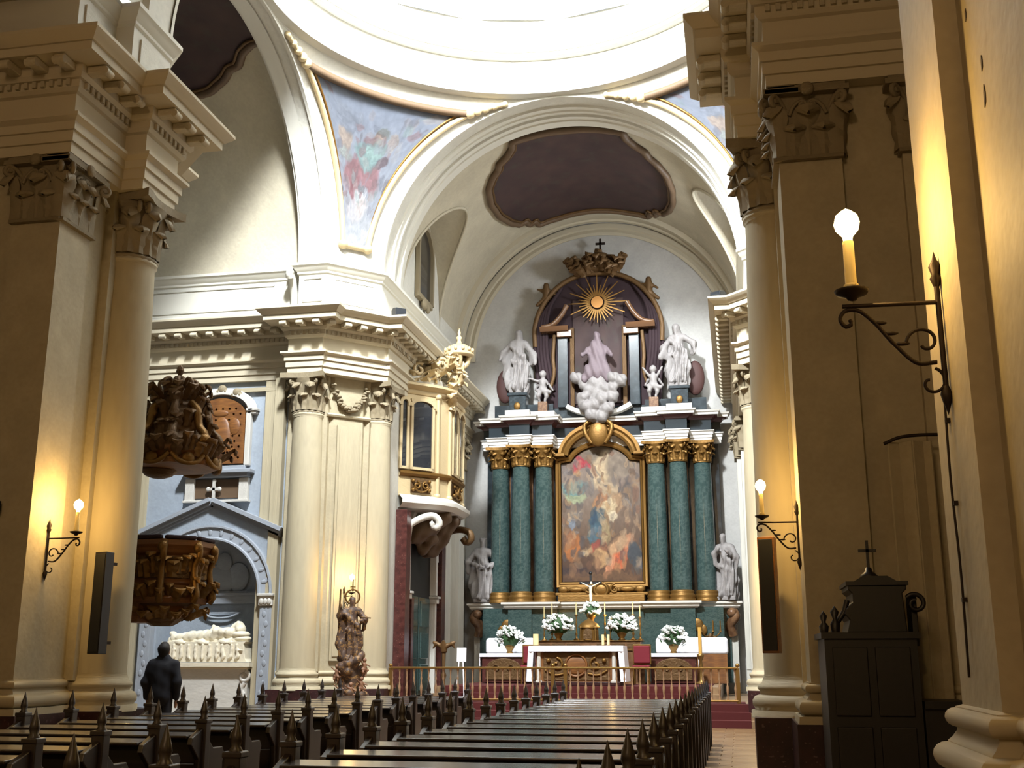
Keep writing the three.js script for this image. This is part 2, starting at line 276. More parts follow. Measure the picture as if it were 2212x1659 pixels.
function entablature(parent, path, map, sgn, mods, mat = M.frieze) {
  const P3 = (a, b, h) => map(a, b, h);
  mesh('architrave', sweep(path, ENT.arch, P3), mat, parent); mesh('frieze', sweep(path, ENT.frieze, P3), mat, parent); mesh('cornice', sweep(path, ENT.cornice, P3), mat, parent);
  const dl = [];
  for (let i = 0; i < path.length - 1; i++) {
    const [a0, b0] = path[i], [a1, b1] = path[i + 1], L = Math.hypot(a1 - a0, b1 - b0); if (L < 0.6) continue;
    const dx = (a1 - a0) / L, dz = (b1 - b0) / L, nx = -dz, nz = dx;
    const w0 = map(0, 0, 0), w1 = map(nx, nz, 0), ang = Math.atan2(w1[0] - w0[0], w1[2] - w0[2]);
    const nd = Math.floor(L / 0.13); for (let k = 0; k < nd; k++) { const s = (k + 0.5) * L / nd, p = map(a0 + dx * s + nx * 0.11, b0 + dz * s + nz * 0.11, 9.4); dl.push(dentGeo.clone().rotateY(ang).translate(...p)); }
    if (!mods(i)) continue;
    const nm = Math.max(2, Math.round((L + 0.5) / 0.44)); for (let k = 0; k < nm; k++) { const s = -0.2 + (k + 0.5) * (L + 0.4) / nm, p = map(a0 + dx * s + nx * 0.17, b0 + dz * s + nz * 0.17, 9.585); const o = mesh('modillion', modGeo, mat, parent); o.position.set(...p); o.rotation.y = ang; }
  }
  const d = mesh('dentil_band', dl, mat, parent); d.userData.kind = 'stuff';
}
const torus = (o, h, r, n = 8) => Array.from({ length: n + 1 }, (_, i) => { const a = PI / 2 - PI * i / n; return [o + r * Math.cos(a), h + r * Math.sin(a)]; });
const BASE = [[-0.05, 1.24], [0.02, 1.235], ...torus(0.02, 1.17, 0.05), [0.02, 1.1], [0.04, 1.08], [0.06, 1.06], ...torus(0.06, 0.97, 0.085), [0.15, 0.88], [0.16, 0.78], [-0.05, 0.78]];
const colBase = r => lathe([[r, 1.25], [r * 1.06, 1.235], [r * 1.08, 1.2], [r * 1.2, 1.17], [r * 1.22, 1.13], [r * 1.16, 1.1], [r * 1.14, 1.06], [r * 1.3, 1.04], [r * 1.38, 0.99], [r * 1.38, 0.93], [r * 1.3, 0.88], [r * 1.42, 0.87], [r * 1.42, 0.78]], 28);
const colShaft = r => lathe([[r * 1.05, 1.24], [r, 1.3], [r, 3.2], [r * 0.97, 5], [r * 0.92, 6.4], [r * 0.87, 7.3], [r * 0.95, 7.34], [r * 0.95, 7.39], [r * 0.8, 7.4]], 28);
const shaftG = colShaft(0.42), baseG = colBase(0.42);
const cream = g => boxUV(g, 1.6);
function crossingPier(sx, sz, label, near, split) {
  const p = structGroup('crossing_pier', label, 'pier'); const map = (a, b, h) => [sx * a, h, ZC + sz * b], m2 = (a, b) => [sx * a, ZC + sz * b];
  const mat = near ? M.nave : M.cream;
  const core = near ? [[4.98, 7.85], [4.98, 5.55], [5.55, 4.98], [6.7, 4.98], [8.2, 5.02], [8.2, 7.85]] : [[4.98, 6.75], [4.98, 5.55], [5.55, 4.98], [6.75, 4.98], [6.75, 6.75]];
  mesh('core', cream(prism(core, 0, 9.9, m2)), mat, p);
  const plinth = near ? [[6.7, 5.2], [6.7, 4.26], [5.62, 4.26], [4.26, 5.62], [4.26, 6.75], [4.68, 6.75], [4.68, 8.14], [8.2, 8.14], [8.2, 5.2]] : [[6.7, 6.6], [6.7, 4.26], [5.62, 4.26], [4.26, 5.62], [4.26, 6.7], [5, 6.7]];
  mesh('plinth', boxUV(prism(plinth, 0, 0.8, m2), 1), M.plinth, p);
  // backing pilasters and the panel of the canted face
  const bk = (a0, a1, b0, b1, y0 = 1.2, y1 = 8.38) => { const q0 = map(a0, b0, y0), q1 = map(a1, b1, y1); return bb(q0[0], q1[0], y0, y1, q0[2], q1[2]); };
  mesh('backing_pilaster', cream(bk(4.84, 5, 5.66, 6.68)), mat, p); mesh('backing_pilaster', cream(bk(5.66, 6.68, 4.84, 5)), mat, p);
  const panel = mesh('canted_panel', [bx(0.62, 5.7, 0.06, 0, 4.3, 0), bx(0.5, 5.5, 0.1, 0, 4.3, 0)], mat, p); { const q = map(5.24, 5.24, 0); panel.position.set(q[0], 0, q[2]); panel.rotation.y = Math.atan2(-sx, -sz); }
  mesh('pier_base', sweep(near ? [[6.6, 4.98], [5.55, 4.98], [4.98, 5.55], [4.98, 7.22], [4.86, 7.22], [4.86, 7.97], [8.2, 7.97]] : [[6.75, 4.98], [5.55, 4.98], [4.98, 5.55], [4.98, 6.75]], BASE, map, false, 0.95), mat, p);
  for (const [a, b] of [[6.15, 4.82], [4.82, 6.15]]) {
    const q = map(a, b, 0); const s = mesh('column', shaftG, mat, p); s.position.set(...q); const e = mesh('column_base', baseG, mat, p); e.position.set(...q);
    roundCapital(p, q[0], 7.38, q[2], 0.375, 1.0, near ? M.leaf : M.leaf, split && (near ? a < 5 : sx < 0));
  }
  mesh('necking', sweep([[5.72, 4.87], [4.87, 5.72]], [[0.0, 7.35], [0.09, 7.36], [0.11, 7.4], [0.09, 7.44], [0, 7.45]], map), mat, p);
  if (near) {
    mesh('pilaster', cream(mg([bk(4.86, 5, 7.22, 7.97), bk(5, 5.6, 7.8, 7.97)])), mat, p);
    const a = map(4.86, 7.595, 7.38); flatCapital(p, ...a, -sx * PI / 2, 0.75, 1.0, 0.12, M.leaf);
    const b = map(5.23, 7.97, 7.38); flatCapital(p, ...b, 0, 0.7, 0.985, 0.11, M.leaf);
    mesh('pilaster', cream(bk(6.3, 7.1, 7.8, 7.97)), mat, p); const c = map(6.7, 7.97, 7.38); flatCapital(p, ...c, 0, 0.8, 1.0, 0.12, M.leaf);
    entablature(p, [[12, 4.95], [6.6, 4.95], [6.6, 4.4], [5.7, 4.4], [5.7, 4.449], [4.449, 5.7], [4.4, 5.7], [4.4, 6.7], [4.75, 6.7], [4.75, 8.05], [8.2, 8.05]], map, 1, i => i >= 5, M.frieze);
    mesh('attic', sweep([[12, 5.2], [6.5, 5.2], [6.5, 4.65], [5.75, 4.65], [4.65, 5.75], [4.65, 6.9], [4.95, 6.9], [4.95, 7.9], [8.2, 7.9]], ENT.attic, map), M.white, p);
    mesh('attic_panel', bk(4.62, 4.7, 5.95, 6.7, 10.35, 10.9), M.white, p); mesh('attic_panel', bk(4.92, 5, 7.05, 7.75, 10.35, 10.9), M.white, p);
  } else {
    entablature(p, [[13.6, 4.95], [6.6, 4.95], [6.6, 4.4], [5.7, 4.4], [5.7, 4.449], [4.449, 5.7], [4.4, 5.7], [4.4, 15.0]], map, 1, () => true, M.frieze);
    mesh('attic', sweep([[13.6, 5.0], [6.5, 5.0], [6.5, 4.65], [5.75, 4.65], [4.65, 5.75], [4.65, 15.0]], ENT.attic, map), M.white, p);
    const fr = (w, h) => { const t = 0.035; return [bx(w, t, 0.03, 0, h / 2, 0), bx(w, t, 0.03, 0, -h / 2, 0), bx(t, h, 0.03, w / 2, 0, 0), bx(t, h, 0.03, -w / 2, 0, 0)]; };
    const f1 = mesh('attic_panel', fr(1.1, 0.6), M.white, p); { const q = map(5.2, 5.2, 10.62); f1.position.set(...q); f1.rotation.y = Math.atan2(-sx, -sz); }
    const f2 = mesh('attic_panel', fr(0.5, 0.6), M.white, p); f2.position.set(...map(6.12, 4.64, 10.62));
    const f3 = mesh('attic_panel', fr(4.2, 0.6), M.white, p); f3.position.set(...map(9.4, 4.99, 10.62));
    const cs = mesh('attic_console', [tube([[0, -0.75, 0.02], [0, -0.3, 0.06], [0, 0.1, 0.22], [0, 0.28, 0.36], [0, 0.2, 0.46], [0, 0.1, 0.4]], 0.1, 24, 7), rb(0.26, 0.12, 0.3, 0.02, 0, 0.36, 0.14)], M.white, p); cs.position.set(...map(6.72, 4.98, 10.85)); cs.rotation.y = sz < 0 ? 0 : PI;
    // festoon of leaves between the two capitals
    const q0 = map(5.24 - 0.03, 5.24 - 0.03, 8.12), dx = [sx * 0.7071, -sz * 0.7071], gs = [];
    for (let i = 0; i <= 22; i++) { const t = i / 11 - 1, y = -0.55 * (1 - t * t); for (let k = 0; k < 3; k++) gs.push(sp(0.055 + 0.02 * (1 - t * t), q0[0] + dx[0] * t * 0.46 + R(-0.05, 0.05), q0[1] + y + R(-0.05, 0.05), q0[2] + dx[1] * t * 0.46 + R(-0.05, 0.05), 1, 0.7, 1, 4)); }
    mesh('festoon', gs, M.leaf, p);
  }
  return p;
}
const M2chip = std({ color: '#4f463c', roughness: 0.9 });
const pierNL = crossingPier(-1, 1, 'cream crossing pier in front of the carved pulpit, with lit sconce and dark loudspeaker', true, true);
const pierNR = crossingPier(1, 1, 'cream crossing pier behind the dark confessional', true, true);
const pierFL = crossingPier(-1, -1, 'pale crossing pier behind the gilt-haloed saint statue, under the framed fresco', false, true);
const pierFR = crossingPier(1, -1, 'pale crossing pier at the right end of the communion rail', false, false);

// ---------------------------------------------------------------- walls of transept, chancel and nave
const YS = 11.34, RA = 4.65;
const uvw = g => boxUV(g, 2);
for (const s of [-1, 1]) {
  const L = s < 0 ? 'left' : 'right', bX = (a0, a1, y0, y1, z0, z1) => bb(s * a0, s * a1, y0, y1, z0, z1);
  struct(`wall_transept_east_${L}`, `pale blue grey transept wall ${s < 0 ? 'with the niche of the marble tomb' : 'beyond the sanctuary'}`, uvw(s > 0 ? bX(6.7, 14, 0, 11.3, ZC - 5.06, ZC - 6.4) : mg([extr([[-14, 0], [-6.7, 0], [-6.7, 11.3], [-14, 11.3]], 0.8, 0, [[[-9.96, 0.02], [-7.24, 0.02], ...arcPts(-8.6, 3.02, 1.36, 0, PI, 28)].reverse()]).translate(0, 0, ZC - 5.46), bX(6.7, 14, 0, 11.3, ZC - 5.9, ZC - 6.4)])), M.wall);
  struct(`wall_transept_west_${L}`, `transept wall ${s < 0 ? 'behind the pulpit' : 'behind the confessional pier'}`, uvw(bX(8.2, 14, 0, 11.3, ZC + 5.05, ZC + 7.85)), M.wall);
  struct(`wall_transept_end_${L}`, `end wall of the ${L} transept`, uvw(bX(13.6, 14.2, 0, 17, ZC - 6.4, ZC + 6.4)), M.wall);
  struct(`wall_chancel_${L}`, `white chancel side wall ${s < 0 ? 'carrying the gilded tribune' : 'opposite the gilded tribune'}`, uvw(mg([bX(4.55, 5.4, 0, 8.5, ZC - 6.6, ZC - 15.4), bX(4.72, 5.4, 8.4, 15.4, ZC - 7.4, ZC - 15.4)])), M.white);
  // nave: the near pier block, the bays, the outer wall
  struct(`wall_nave_bay_${L}`, `back wall of the ${L} nave bay`, uvw(bX(8.2, 8.6, 0, 11.2, 9, ZC + 7.8)), M.nave);
  struct(`ceiling_nave_bay_${L}`, `flat ceiling of the ${L} nave bay`, uvw(bX(4.95, 8.6, 11.0, 11.4, 9, ZC + 7.85)), M.nave);
}
struct('wall_chancel_end', 'white end wall behind the green marble altarpiece', uvw(bb(-5.4, 5.4, 0, 16.4, ZC - 15.1, ZC - 15.6)), M.endWall);
struct('wall_nave_end', 'west end wall of the nave', uvw(bb(-8.6, 8.6, 0, 17, 9, 9.4)), M.nave);
{
  const q = structGroup('window_11', 'added amber fill light window in the west wall of the nave', 'window'); q.position.set(0, 10.2, 8.95);  // unseen glowing window, added to lift the dark nave
  mesh('pane', bx(2.4, 3.6, 0.03), new THREE.MeshStandardMaterial({ color: '#c89a60', emissive: '#ffc98a', emissiveIntensity: 1.5, roughness: 0.5 }), q); mesh('window_frame', [bx(0.14, 3.9, 0.14, -1.26), bx(0.14, 3.9, 0.14, 1.26), bx(2.6, 0.14, 0.14, 0, 1.88), bx(2.6, 0.14, 0.14, 0, -1.88), bx(0.06, 3.6, 0.1)], M.nave, q);
}

// barrel vaults: along z (chancel, nave) and along x (transepts)
const vaultZ = (r, z0, z1, n = 48) => grid((u, v) => [r * Math.cos(PI * u), YS + r * Math.sin(PI * u), z0 + (z1 - z0) * v], n, 8);
const vaultX = (r, x0, x1, n = 48) => grid((u, v) => [x0 + (x1 - x0) * v, YS + r * Math.sin(PI * u), ZC + r * Math.cos(PI * u)], n, 8);
const RV = 4.78;
struct('ceiling_nave', 'barrel vault over the nave', uvw(vaultZ(4.97, ZC + 7.9, 9.2)), M.nave);
struct('ceiling_transept_left', 'cream barrel vault over the left transept, with a dark cartouche', uvw(vaultX(4.98, -6.5, -13.8)), M.vault);
struct('ceiling_transept_right', 'cream barrel vault over the right transept', uvw(vaultX(4.98, 6.5, 13.8)), M.vault);
const LUN0 = ZC - 9.9, lun = z => { const t = (z - LUN0) / 2.05; return Math.abs(t) < 1 ? 3.35 * Math.sqrt(1 - t * t) : -1; };
struct('ceiling_chancel', 'cream chancel vault with side lunettes around a dark cartouche', uvw(grid((u, v) => { const z = ZC - 7.5 - 7.8 * v, a = PI * u, x = RV * Math.cos(a); return [x, YS + Math.max(RV * Math.sin(a), Math.abs(x) > 1.6 ? lun(z) : -1), z]; }, 180, 150)), M.vault);

// the four arches of the crossing
const ARCHIVOLT = [[0.03, -0.02], [0.03, 0.06], [-0.1, 0.06], [-0.11, 0.035], [-0.24, 0.035], [-0.26, 0.08], [-0.34, 0.09], [-0.36, -0.02]];
const archPath = (r, n = 64) => arcPts(0, YS, r, 0, PI, n);
function crossingArch(name, label, map, mat, deep, bands) {
  const o = structGroup(name, label, 'arch');
  mesh('soffit', uvw(grid((u, v) => map(RA * Math.cos(PI * u), YS + RA * Math.sin(PI * u), 5.85 + deep * v), 64, 4)), mat, o);
  mesh('archivolt', sweep(archPath(RA), ARCHIVOLT, (a, b, h) => map(a, b, 5.85 - h)), mat, o);
  for (const d of bands) mesh('soffit_band', sweep(archPath(RA), [[-0.02, 0], [0.06, 0.03], [0.06, 0.2], [0.1, 0.22], [0.1, 0.3], [-0.02, 0.34]], (a, b, h) => map(a, b, d + h)), mat, o);
  mesh('back_ring', sweep(archPath(RA), [[0.05, 0], [0.05, 0.35], [-0.1, 0.4], [-0.45, 0.4]], (a, b, h) => map(a, b, 5.85 + deep - 0.42 + h)), mat, o);
  return o;
}
crossingArch('arch_chancel', 'white arch opening the crossing to the chancel', (a, b, d) => [a, b, ZC - d], M.white, 1.7, [6.3, 6.85]);
crossingArch('arch_nave', 'arch opening the nave to the crossing', (a, b, d) => [a, b, ZC + d], M.white, 2.1, [6.4, 7.1]);
crossingArch('arch_transept_left', 'white arch opening the crossing to the left transept', (a, b, d) => [-d, b, ZC + a], M.white, 0.7, []);
crossingArch('arch_transept_right', 'white arch opening the crossing to the right transept', (a, b, d) => [d, b, ZC + a], M.white, 0.7, []);
{ // mouldings against the end wall of the chancel
  const o = structGroup('arch_chancel_end', 'moulded arch band against the chancel end wall', 'arch');
  mesh('moulding', sweep(archPath(RV), [[-0.02, 0], [0.16, 0], [0.16, 0.14], [0.1, 0.16], [0.1, 0.5], [0.16, 0.52], [0.16, 0.66], [-0.02, 0.68]], (a, b, h) => [a, b, ZC - 14.1 - h]), M.vault, o);
  mesh('moulding', sweep(archPath(RV), [[0, 0], [0.5, 0], [0.52, 0.08], [0.42, 0.1], [0.3, 0.06], [0.26, 0.12], [0.1, 0.12]], (a, b, h) => [a, b, ZC - 15.12 + h]), M.vault, o);
}
// pendentives: at height y the section runs on a circle between the two arches
const TOPY = YS + RA;
function pend(sx, sz, y, t, inset = 0) {
  const w = Math.sqrt(Math.max(0, RA * RA - (y - YS) * (y - YS))), r = Math.hypot(w, 5.85), a1 = Math.atan2(w, 5.85), a = a1 + (PI / 2 - 2 * a1) * t, rr = r - inset;
  return [sx * Math.sin(a) * rr, y, ZC + sz * Math.cos(a) * rr];
}
const pendS = { '-1,-1': 'above the pale pier by the tribune', '1,-1': 'above the right end of the communion rail', '-1,1': 'above the pulpit pier', '1,1': 'above the confessional pier' };
for (const sx of [-1, 1]) for (const sz of [-1, 1]) {
  struct('trim_pendentive', 'white pendentive ' + pendS[[sx, sz]], uvw(grid((u, v) => pend(sx, sz, YS + RA * Math.sin(v * PI / 2), u), 32, 40)), M.white);
}
// dome: ring, drum with windows, shell
{
  const o = structGroup('trim_dome_ring', 'white moulded ring at the foot of the dome', 'cornice');
  const g = lathe([[5.85, TOPY - 0.02], [5.85, 16.0], [5.6, 16.02], [5.56, 16.1], [5.56, 16.2], [5.62, 16.22], [5.62, 16.27], [5.7, 16.3], [5.83, 16.38], [5.83, 16.72], [5.78, 16.75], [5.78, 16.8], [5.68, 16.9], [5.62, 16.92], [5.62, 16.98], [5.42, 17.0], [5.42, 17.1], [5.38, 17.11], [5.33, 17.18], [5.33, 17.23], [5.83, 17.3], [5.83, 17.6], [5.78, 17.62], [5.78, 17.75], [5.85, 17.8], [5.85, 18.35]], 96);
  mesh('ring', toCreasedNormals(g, 0.5), M.white, o).position.z = ZC;
  const d = structGroup('wall_drum', 'white drum of the dome with eight windows', 'drum'), seg = (a0, a1, y0, y1) => { const t = new THREE.CylinderGeometry(5.86, 5.86, y1 - y0, 16, 1, true, a0 * PI / 180, (a1 - a0) * PI / 180); return tr(t, 0, (y0 + y1) / 2, ZC); };
  const parts = [seg(0, 360, 18.3, 18.85), seg(0, 360, 21.15, 21.9)];
  for (const w of DRUM_WINDOWS) parts.push(seg(w.deg + 7.5, w.deg + 37.5, 18.85, 21.15));
  mesh('drum_wall', parts, M.white, d);
  const lit = new THREE.MeshStandardMaterial({ color: '#dfe6ee', emissive: '#cfe0ff', emissiveIntensity: 3, roughness: 0.6 });
  DRUM_WINDOWS.forEach((w, i) => {
    const a = w.deg * PI / 180, q = structGroup('window_' + (i + 1), 'tall daylit window in the drum of the dome', 'window'); q.position.set(Math.sin(a) * 5.9, 20.0, ZC + Math.cos(a) * 5.9); q.rotation.y = a + PI;
    mesh('pane', bx(1.56, 2.3, 0.02, 0, 0, -0.12), lit, q); mesh('window_frame', [bx(0.06, 2.3, 0.06), bx(1.56, 0.06, 0.06, 0, 0.5), bx(1.56, 0.06, 0.06, 0, -0.5), bx(0.08, 2.3, 0.08, 0.76), bx(0.08, 2.3, 0.08, -0.76)], M.grey, q);
  });
  const dome = new THREE.SphereGeometry(5.86, 64, 24, 0, PI * 2, 0, PI / 2); dome.translate(0, 21.85, ZC);
  struct('ceiling_dome', 'white shell of the dome', dome, M.white);
}
// near nave piers (right one stands beside the camera)
for (const s of [-1, 1]) {
  const p = structGroup('nave_pier', s > 0 ? 'cream nave pier carrying the large candle sconce' : 'cream nave pier across the pews from the large candle sconce', 'pier');
  const m = (a, b, h) => [s * a, h, -b], q = (a0, a1, y0, y1, b0, b1) => cream(bb(s * a0, s * a1, y0, y1, -b0, -b1));
  mesh('core', q(5.4, 8.2, 0, 11, 3.4, 5.75), M.nave, p); mesh('backing_pilaster', q(5.255, 5.45, 1.15, 11, 3.7, 5.5), M.nave, p); mesh('pilaster', q(5.15, 5.3, 1.15, 11, 5.1, 5.97), M.nave, p); mesh('pilaster_return', q(5.28, 5.9, 1.15, 11, 5.5, 5.92), M.nave, p);
  mesh('plinth', boxUV(bb(s * 4.95, s * 8.2, 0, 0.8, -3.3, -6.15), 1), M.plinth, p);
  if (s > 0) for (const [y, d, w, h] of [[4.35, 4.92, 0.012, 0.03], [4.0, 4.73, 0.012, 0.035], [3.85, 4.74, 0.016, 0.05]]) mesh('plaster_chip', extr([[-w, -h], [w * 0.6, -h * 0.7], [w, 0.1 * h], [w * 0.3, h], [-w * 0.7, h * 0.4]], 0.006).rotateY(-PI / 2).translate(5.254, y, -d), M2chip, p);
  mesh('pier_base', sweep([[8.2, 3.4], [5.4, 3.4], [5.4, 3.7], [5.255, 3.7], [5.255, 5.1], [5.15, 5.1], [5.15, 5.97], [8.2, 5.97]], [[0.0, 1.27], [0.03, 1.26], ...torus(0.03, 1.21, 0.045), [0.03, 1.15], [0.05, 1.12], [0.07, 1.1], ...torus(0.07, 1.03, 0.065), [0.06, 0.96], [0.12, 0.94], ...torus(0.12, 0.87, 0.065), [0.16, 0.8], [0, 0.79]], (a, b, h) => m(a, b, h), false, 0.95), M.cream, p);
}

{ // ridge mouldings where the lunettes cut the chancel vault
  const o = structGroup('trim_lunette', 'thin ridge mouldings around the chancel lunettes', 'moulding');
  for (const s of [-1, 1]) { const pts = []; for (let i = -15; i <= 15; i++) { const z = LUN0 + 2.04 * Math.sin(i / 15 * PI / 2), h = Math.max(0.02, lun(z)); pts.push([s * (Math.sqrt(Math.max(0, RV * RV - h * h)) - 0.01), YS + h, z]); } mesh('ridge', tube(pts, 0.05, 80, 6), M.vault, o); }
}
// ---------------------------------------------------------------- pews
const PEWW = 2.5;
const pewEnd = (() => {
  const g = extr([[-0.46, 0], [-0.46, 0.1], [-0.42, 0.14], [-0.42, 0.5], [-0.45, 0.58], [-0.4, 0.64], [-0.2, 0.64], [-0.05, 0.76], [0.05, 0.84], [0.26, 0.76], [0.28, 0.7], [0.1, 0.55], [0.1, 0.14], [0.14, 0.1], [0.14, 0]], 0.05, 0.008); g.rotateY(-PI / 2);
  return boxUV(mg([g, rb(0.11, 0.92, 0.11, 0.012, 0, 0.46, 0), rb(0.13, 0.04, 0.13, 0.01, 0, 0.9, 0), lathe([[0.055, 0.91], [0.03, 0.95], [0.04, 0.985], [0.034, 1.02], [0.014, 1.09], [0.001, 1.14]], 8)]), 0.8);
})();
const pewParts = { seat: boxUV(rb(PEWW, 0.04, 0.4, 0.012, 0, 0.45, -0.22), 0.8), backrest: boxUV(rb(PEWW, 0.26, 0.03, 0.01, 0, 0.64, -0.005), 0.8), book_ledge: (() => { const g = rb(PEWW, 0.028, 0.3, 0.01, 0, 0, 0); g.rotateX(0.05); return boxUV(tr(g, 0, 0.775, 0.13), 0.8); })(), back_board: boxUV(rb(PEWW, 0.2, 0.02, 0.006, 0, 0.4, 0.0), 0.8), kneeler: boxUV(mg([rb(PEWW - 0.1, 0.05, 0.17, 0.02, 0, 0.2, 0.42), bx(0.06, 0.18, 0.14, -PEWW / 2 + 0.2, 0.09, 0.42), bx(0.06, 0.18, 0.14, PEWW / 2 - 0.2, 0.09, 0.42)]), 0.8) };
function pew(label, group, x, d) {
  const o = thing('church_pew', label, 'pew', [x, 0, -d], 0, group);
  for (const s of [-1, 1]) mesh('end_panel', pewEnd, M.wood, o).position.x = s * (PEWW / 2 + 0.03);
  for (const k of Object.keys(pewParts)) mesh(k, pewParts[k], k === 'book_ledge' ? M.ledge : M.wood, o);
  return o;
}
const ORD = ['first', 'second', 'third', 'fourth', 'fifth', 'sixth', 'seventh', 'eighth', 'ninth', 'tenth', 'eleventh', 'twelfth', 'thirteenth', 'fourteenth', 'fifteenth', 'sixteenth', 'seventeenth', 'eighteenth'];
const ROW = 0.92;
for (let i = 0; i < 18; i++) pew(`dark varnished pew, ${ORD[17 - i]} behind the prayer desk on the confessional side`, 'pews on the confessional side', 2.24, 4.2 + ROW * i);
for (let i = 0; i < 16; i++) pew(`dark varnished pew, ${ORD[15 - i]} behind the prayer desk on the pulpit side`, 'pews on the pulpit side', -2.3, 6.9 + ROW * i);
for (const [x, d, t] of [[2.24, 20.8, 'confessional'], [-2.3, 21.7, 'pulpit']]) {
  const o = thing('prayer_desk', `dark wooden prayer desk in front of the first pew on the ${t} side`, 'desk', [x, 0, -d]);
  for (const s of [-1, 1]) mesh('end_panel', pewEnd, M.wood, o).position.x = s * (PEWW / 2 + 0.03);
  mesh('front_panel', boxUV(mg([rb(PEWW, 0.72, 0.04, 0.01, 0, 0.4, -0.02), ...[-0.8, 0, 0.8].map(a => rb(0.62, 0.5, 0.02, 0.008, a, 0.4, -0.045))]), 0.8), M.wood, o); mesh('book_ledge', pewParts.book_ledge, M.ledge, o);
}

// ---------------------------------------------------------------- candle sconces
const bulbMat = new THREE.MeshStandardMaterial({ color: '#fff4d8', emissive: '#ffd48a', emissiveIntensity: 14, roughness: 0.4 });
const plateGeo = mg([rod([0.02, -0.46, 0], [0.02, 0.14, 0], 0.014), lathe([[0.001, 0.26], [0.012, 0.22], [0.032, 0.18], [0.02, 0.14], [0.03, 0.12], [0.014, 0.08]], 8).translate(0.02, 0, 0), lathe([[0.014, -0.42], [0.03, -0.46], [0.02, -0.5], [0.001, -0.56]], 8).translate(0.02, 0, 0)]);
const armGeo = rod([0.01, 0, 0], [0.47, 0.005, 0], 0.011);
const scrollGeo = mg([tube([...spiral(0.1, -0.2, 0.02, 0.085, 5.5, PI * 0.0, 16).map(p => [p[0], p[1], 0]), [0.2, -0.28, 0]].slice(0, 17), 0.009, 40), tube([[0.05, -0.3, 0], [0.14, -0.3, 0], [0.24, -0.2, 0], [0.33, -0.08, 0], [0.4, -0.02, 0], [0.46, -0.02, 0], [0.485, -0.06, 0], [0.46, -0.1, 0], [0.43, -0.085, 0], [0.44, -0.065, 0]], 0.011, 48), tube(spiral(0.085, -0.4, 0.075, 0.015, PI * 0.6, PI * 0.6 + 5.6, 18), 0.008, 36), ...[0.2, 0.25, 0.3].map((a, i) => sp(0.03, a, -0.2 + i * 0.055, 0, 1.2, 0.35, 0.35, 5))]);
const panGeo = lathe([[0.001, 0.03], [0.02, 0.035], [0.03, 0.05], [0.075, 0.068], [0.085, 0.085], [0.07, 0.082], [0.02, 0.075]], 18);
const candleGeo = lathe([[0.001, 0.07], [0.036, 0.07], [0.036, 0.115], [0.028, 0.12], [0.027, 0.34], [0.02, 0.35], [0.001, 0.35]], 14);
const bulbGeo = lathe([[0.001, 0.345], [0.022, 0.35], [0.026, 0.37], [0.056, 0.405], [0.064, 0.44], [0.054, 0.48], [0.026, 0.505], [0.001, 0.52]], 14);
function sconce(label, x, y, z, turn, power) {                    // local +x points away from the wall
  const o = thing('wall_sconce', label, 'wall lamp', [x, y, z], turn);
  mesh('back_rod', plateGeo, M.iron, o); mesh('arm', armGeo, M.iron, o); mesh('scroll', scrollGeo, M.iron, o);
  const c = [['drip_pan', panGeo, M.iron], ['candle_tube', candleGeo, M.wax], ['bulb', bulbGeo, bulbMat]]; for (const [n, g, m] of c) mesh(n, g, m, o).position.x = 0.42;
  bulbLight(x + 0.42 * Math.cos(turn), y + 0.44, z - 0.42 * Math.sin(turn), power, 2.4);
}
sconce('iron candle sconce on the nave pier beside the near loudspeaker', 5.15, 3.17, -5.53, PI, 5);
sconce('added iron fill sconce on the nave pier facing the large sconce across the pews', -5.15, 3.17, -5.53, 0, 2);  // out of view, added as warm fill for the nave
sconce('added iron fill sconce on the nave wall behind the pews of the confessional side', 8.1, 3.17, 3.5, PI, 8);  // added behind the camera to brighten the nave
sconce('added iron fill sconce on the nave wall behind the pews of the pulpit side', -8.1, 3.17, 3.5, 0, 8);  // its twin, also an added fill lamp behind the camera
sconce('iron candle sconce on the pier behind the confessional', 4.86, 3.04, -13.55, PI, 6);
sconce('iron candle sconce on the pier in front of the pulpit', -4.86, 3.04, -13.55, 0, 6);
sconce('iron candle sconce behind the gilt-haloed saint statue', -5.2, 2.95, ZC - 5.2, PI * 1.75, 4);
sconce('iron candle sconce on the pier at the end of the communion rail', 5.2, 2.95, ZC - 5.2, PI * 1.25, 9);

// ---------------------------------------------------------------- loudspeakers and floodlights
function speaker(label, x, y, z, turn, h, caseMat) {
  const o = thing('column_loudspeaker', label, 'loudspeaker', [x, y, z], turn);
  mesh('case', extr([[-0.1, -0.1], [0.1, -0.1], [0.085, 0.06], [-0.085, 0.06]], h, 0.008).rotateX(-PI / 2).translate(0, h / 2, 0), caseMat, o);
  mesh('grille', rb(0.17, h - 0.06, 0.02, 0.006, 0, h / 2, 0.1), M.black, o); mesh('bracket', [bx(0.05, 0.04, 0.14, 0, h - 0.15, -0.12), bx(0.05, 0.04, 0.14, 0, 0.15, -0.12)], M.iron, o);
}
speaker('slim column loudspeaker with dark grille on the pulpit pier', -4.36, 1.55, -14.2, -0.25, 1.36, M.darkWood);
speaker('slim column loudspeaker with dark grille beside the confessional pier sconce', 4.5, 1.55, -13.95, -0.32, 1.36, M.walnut);
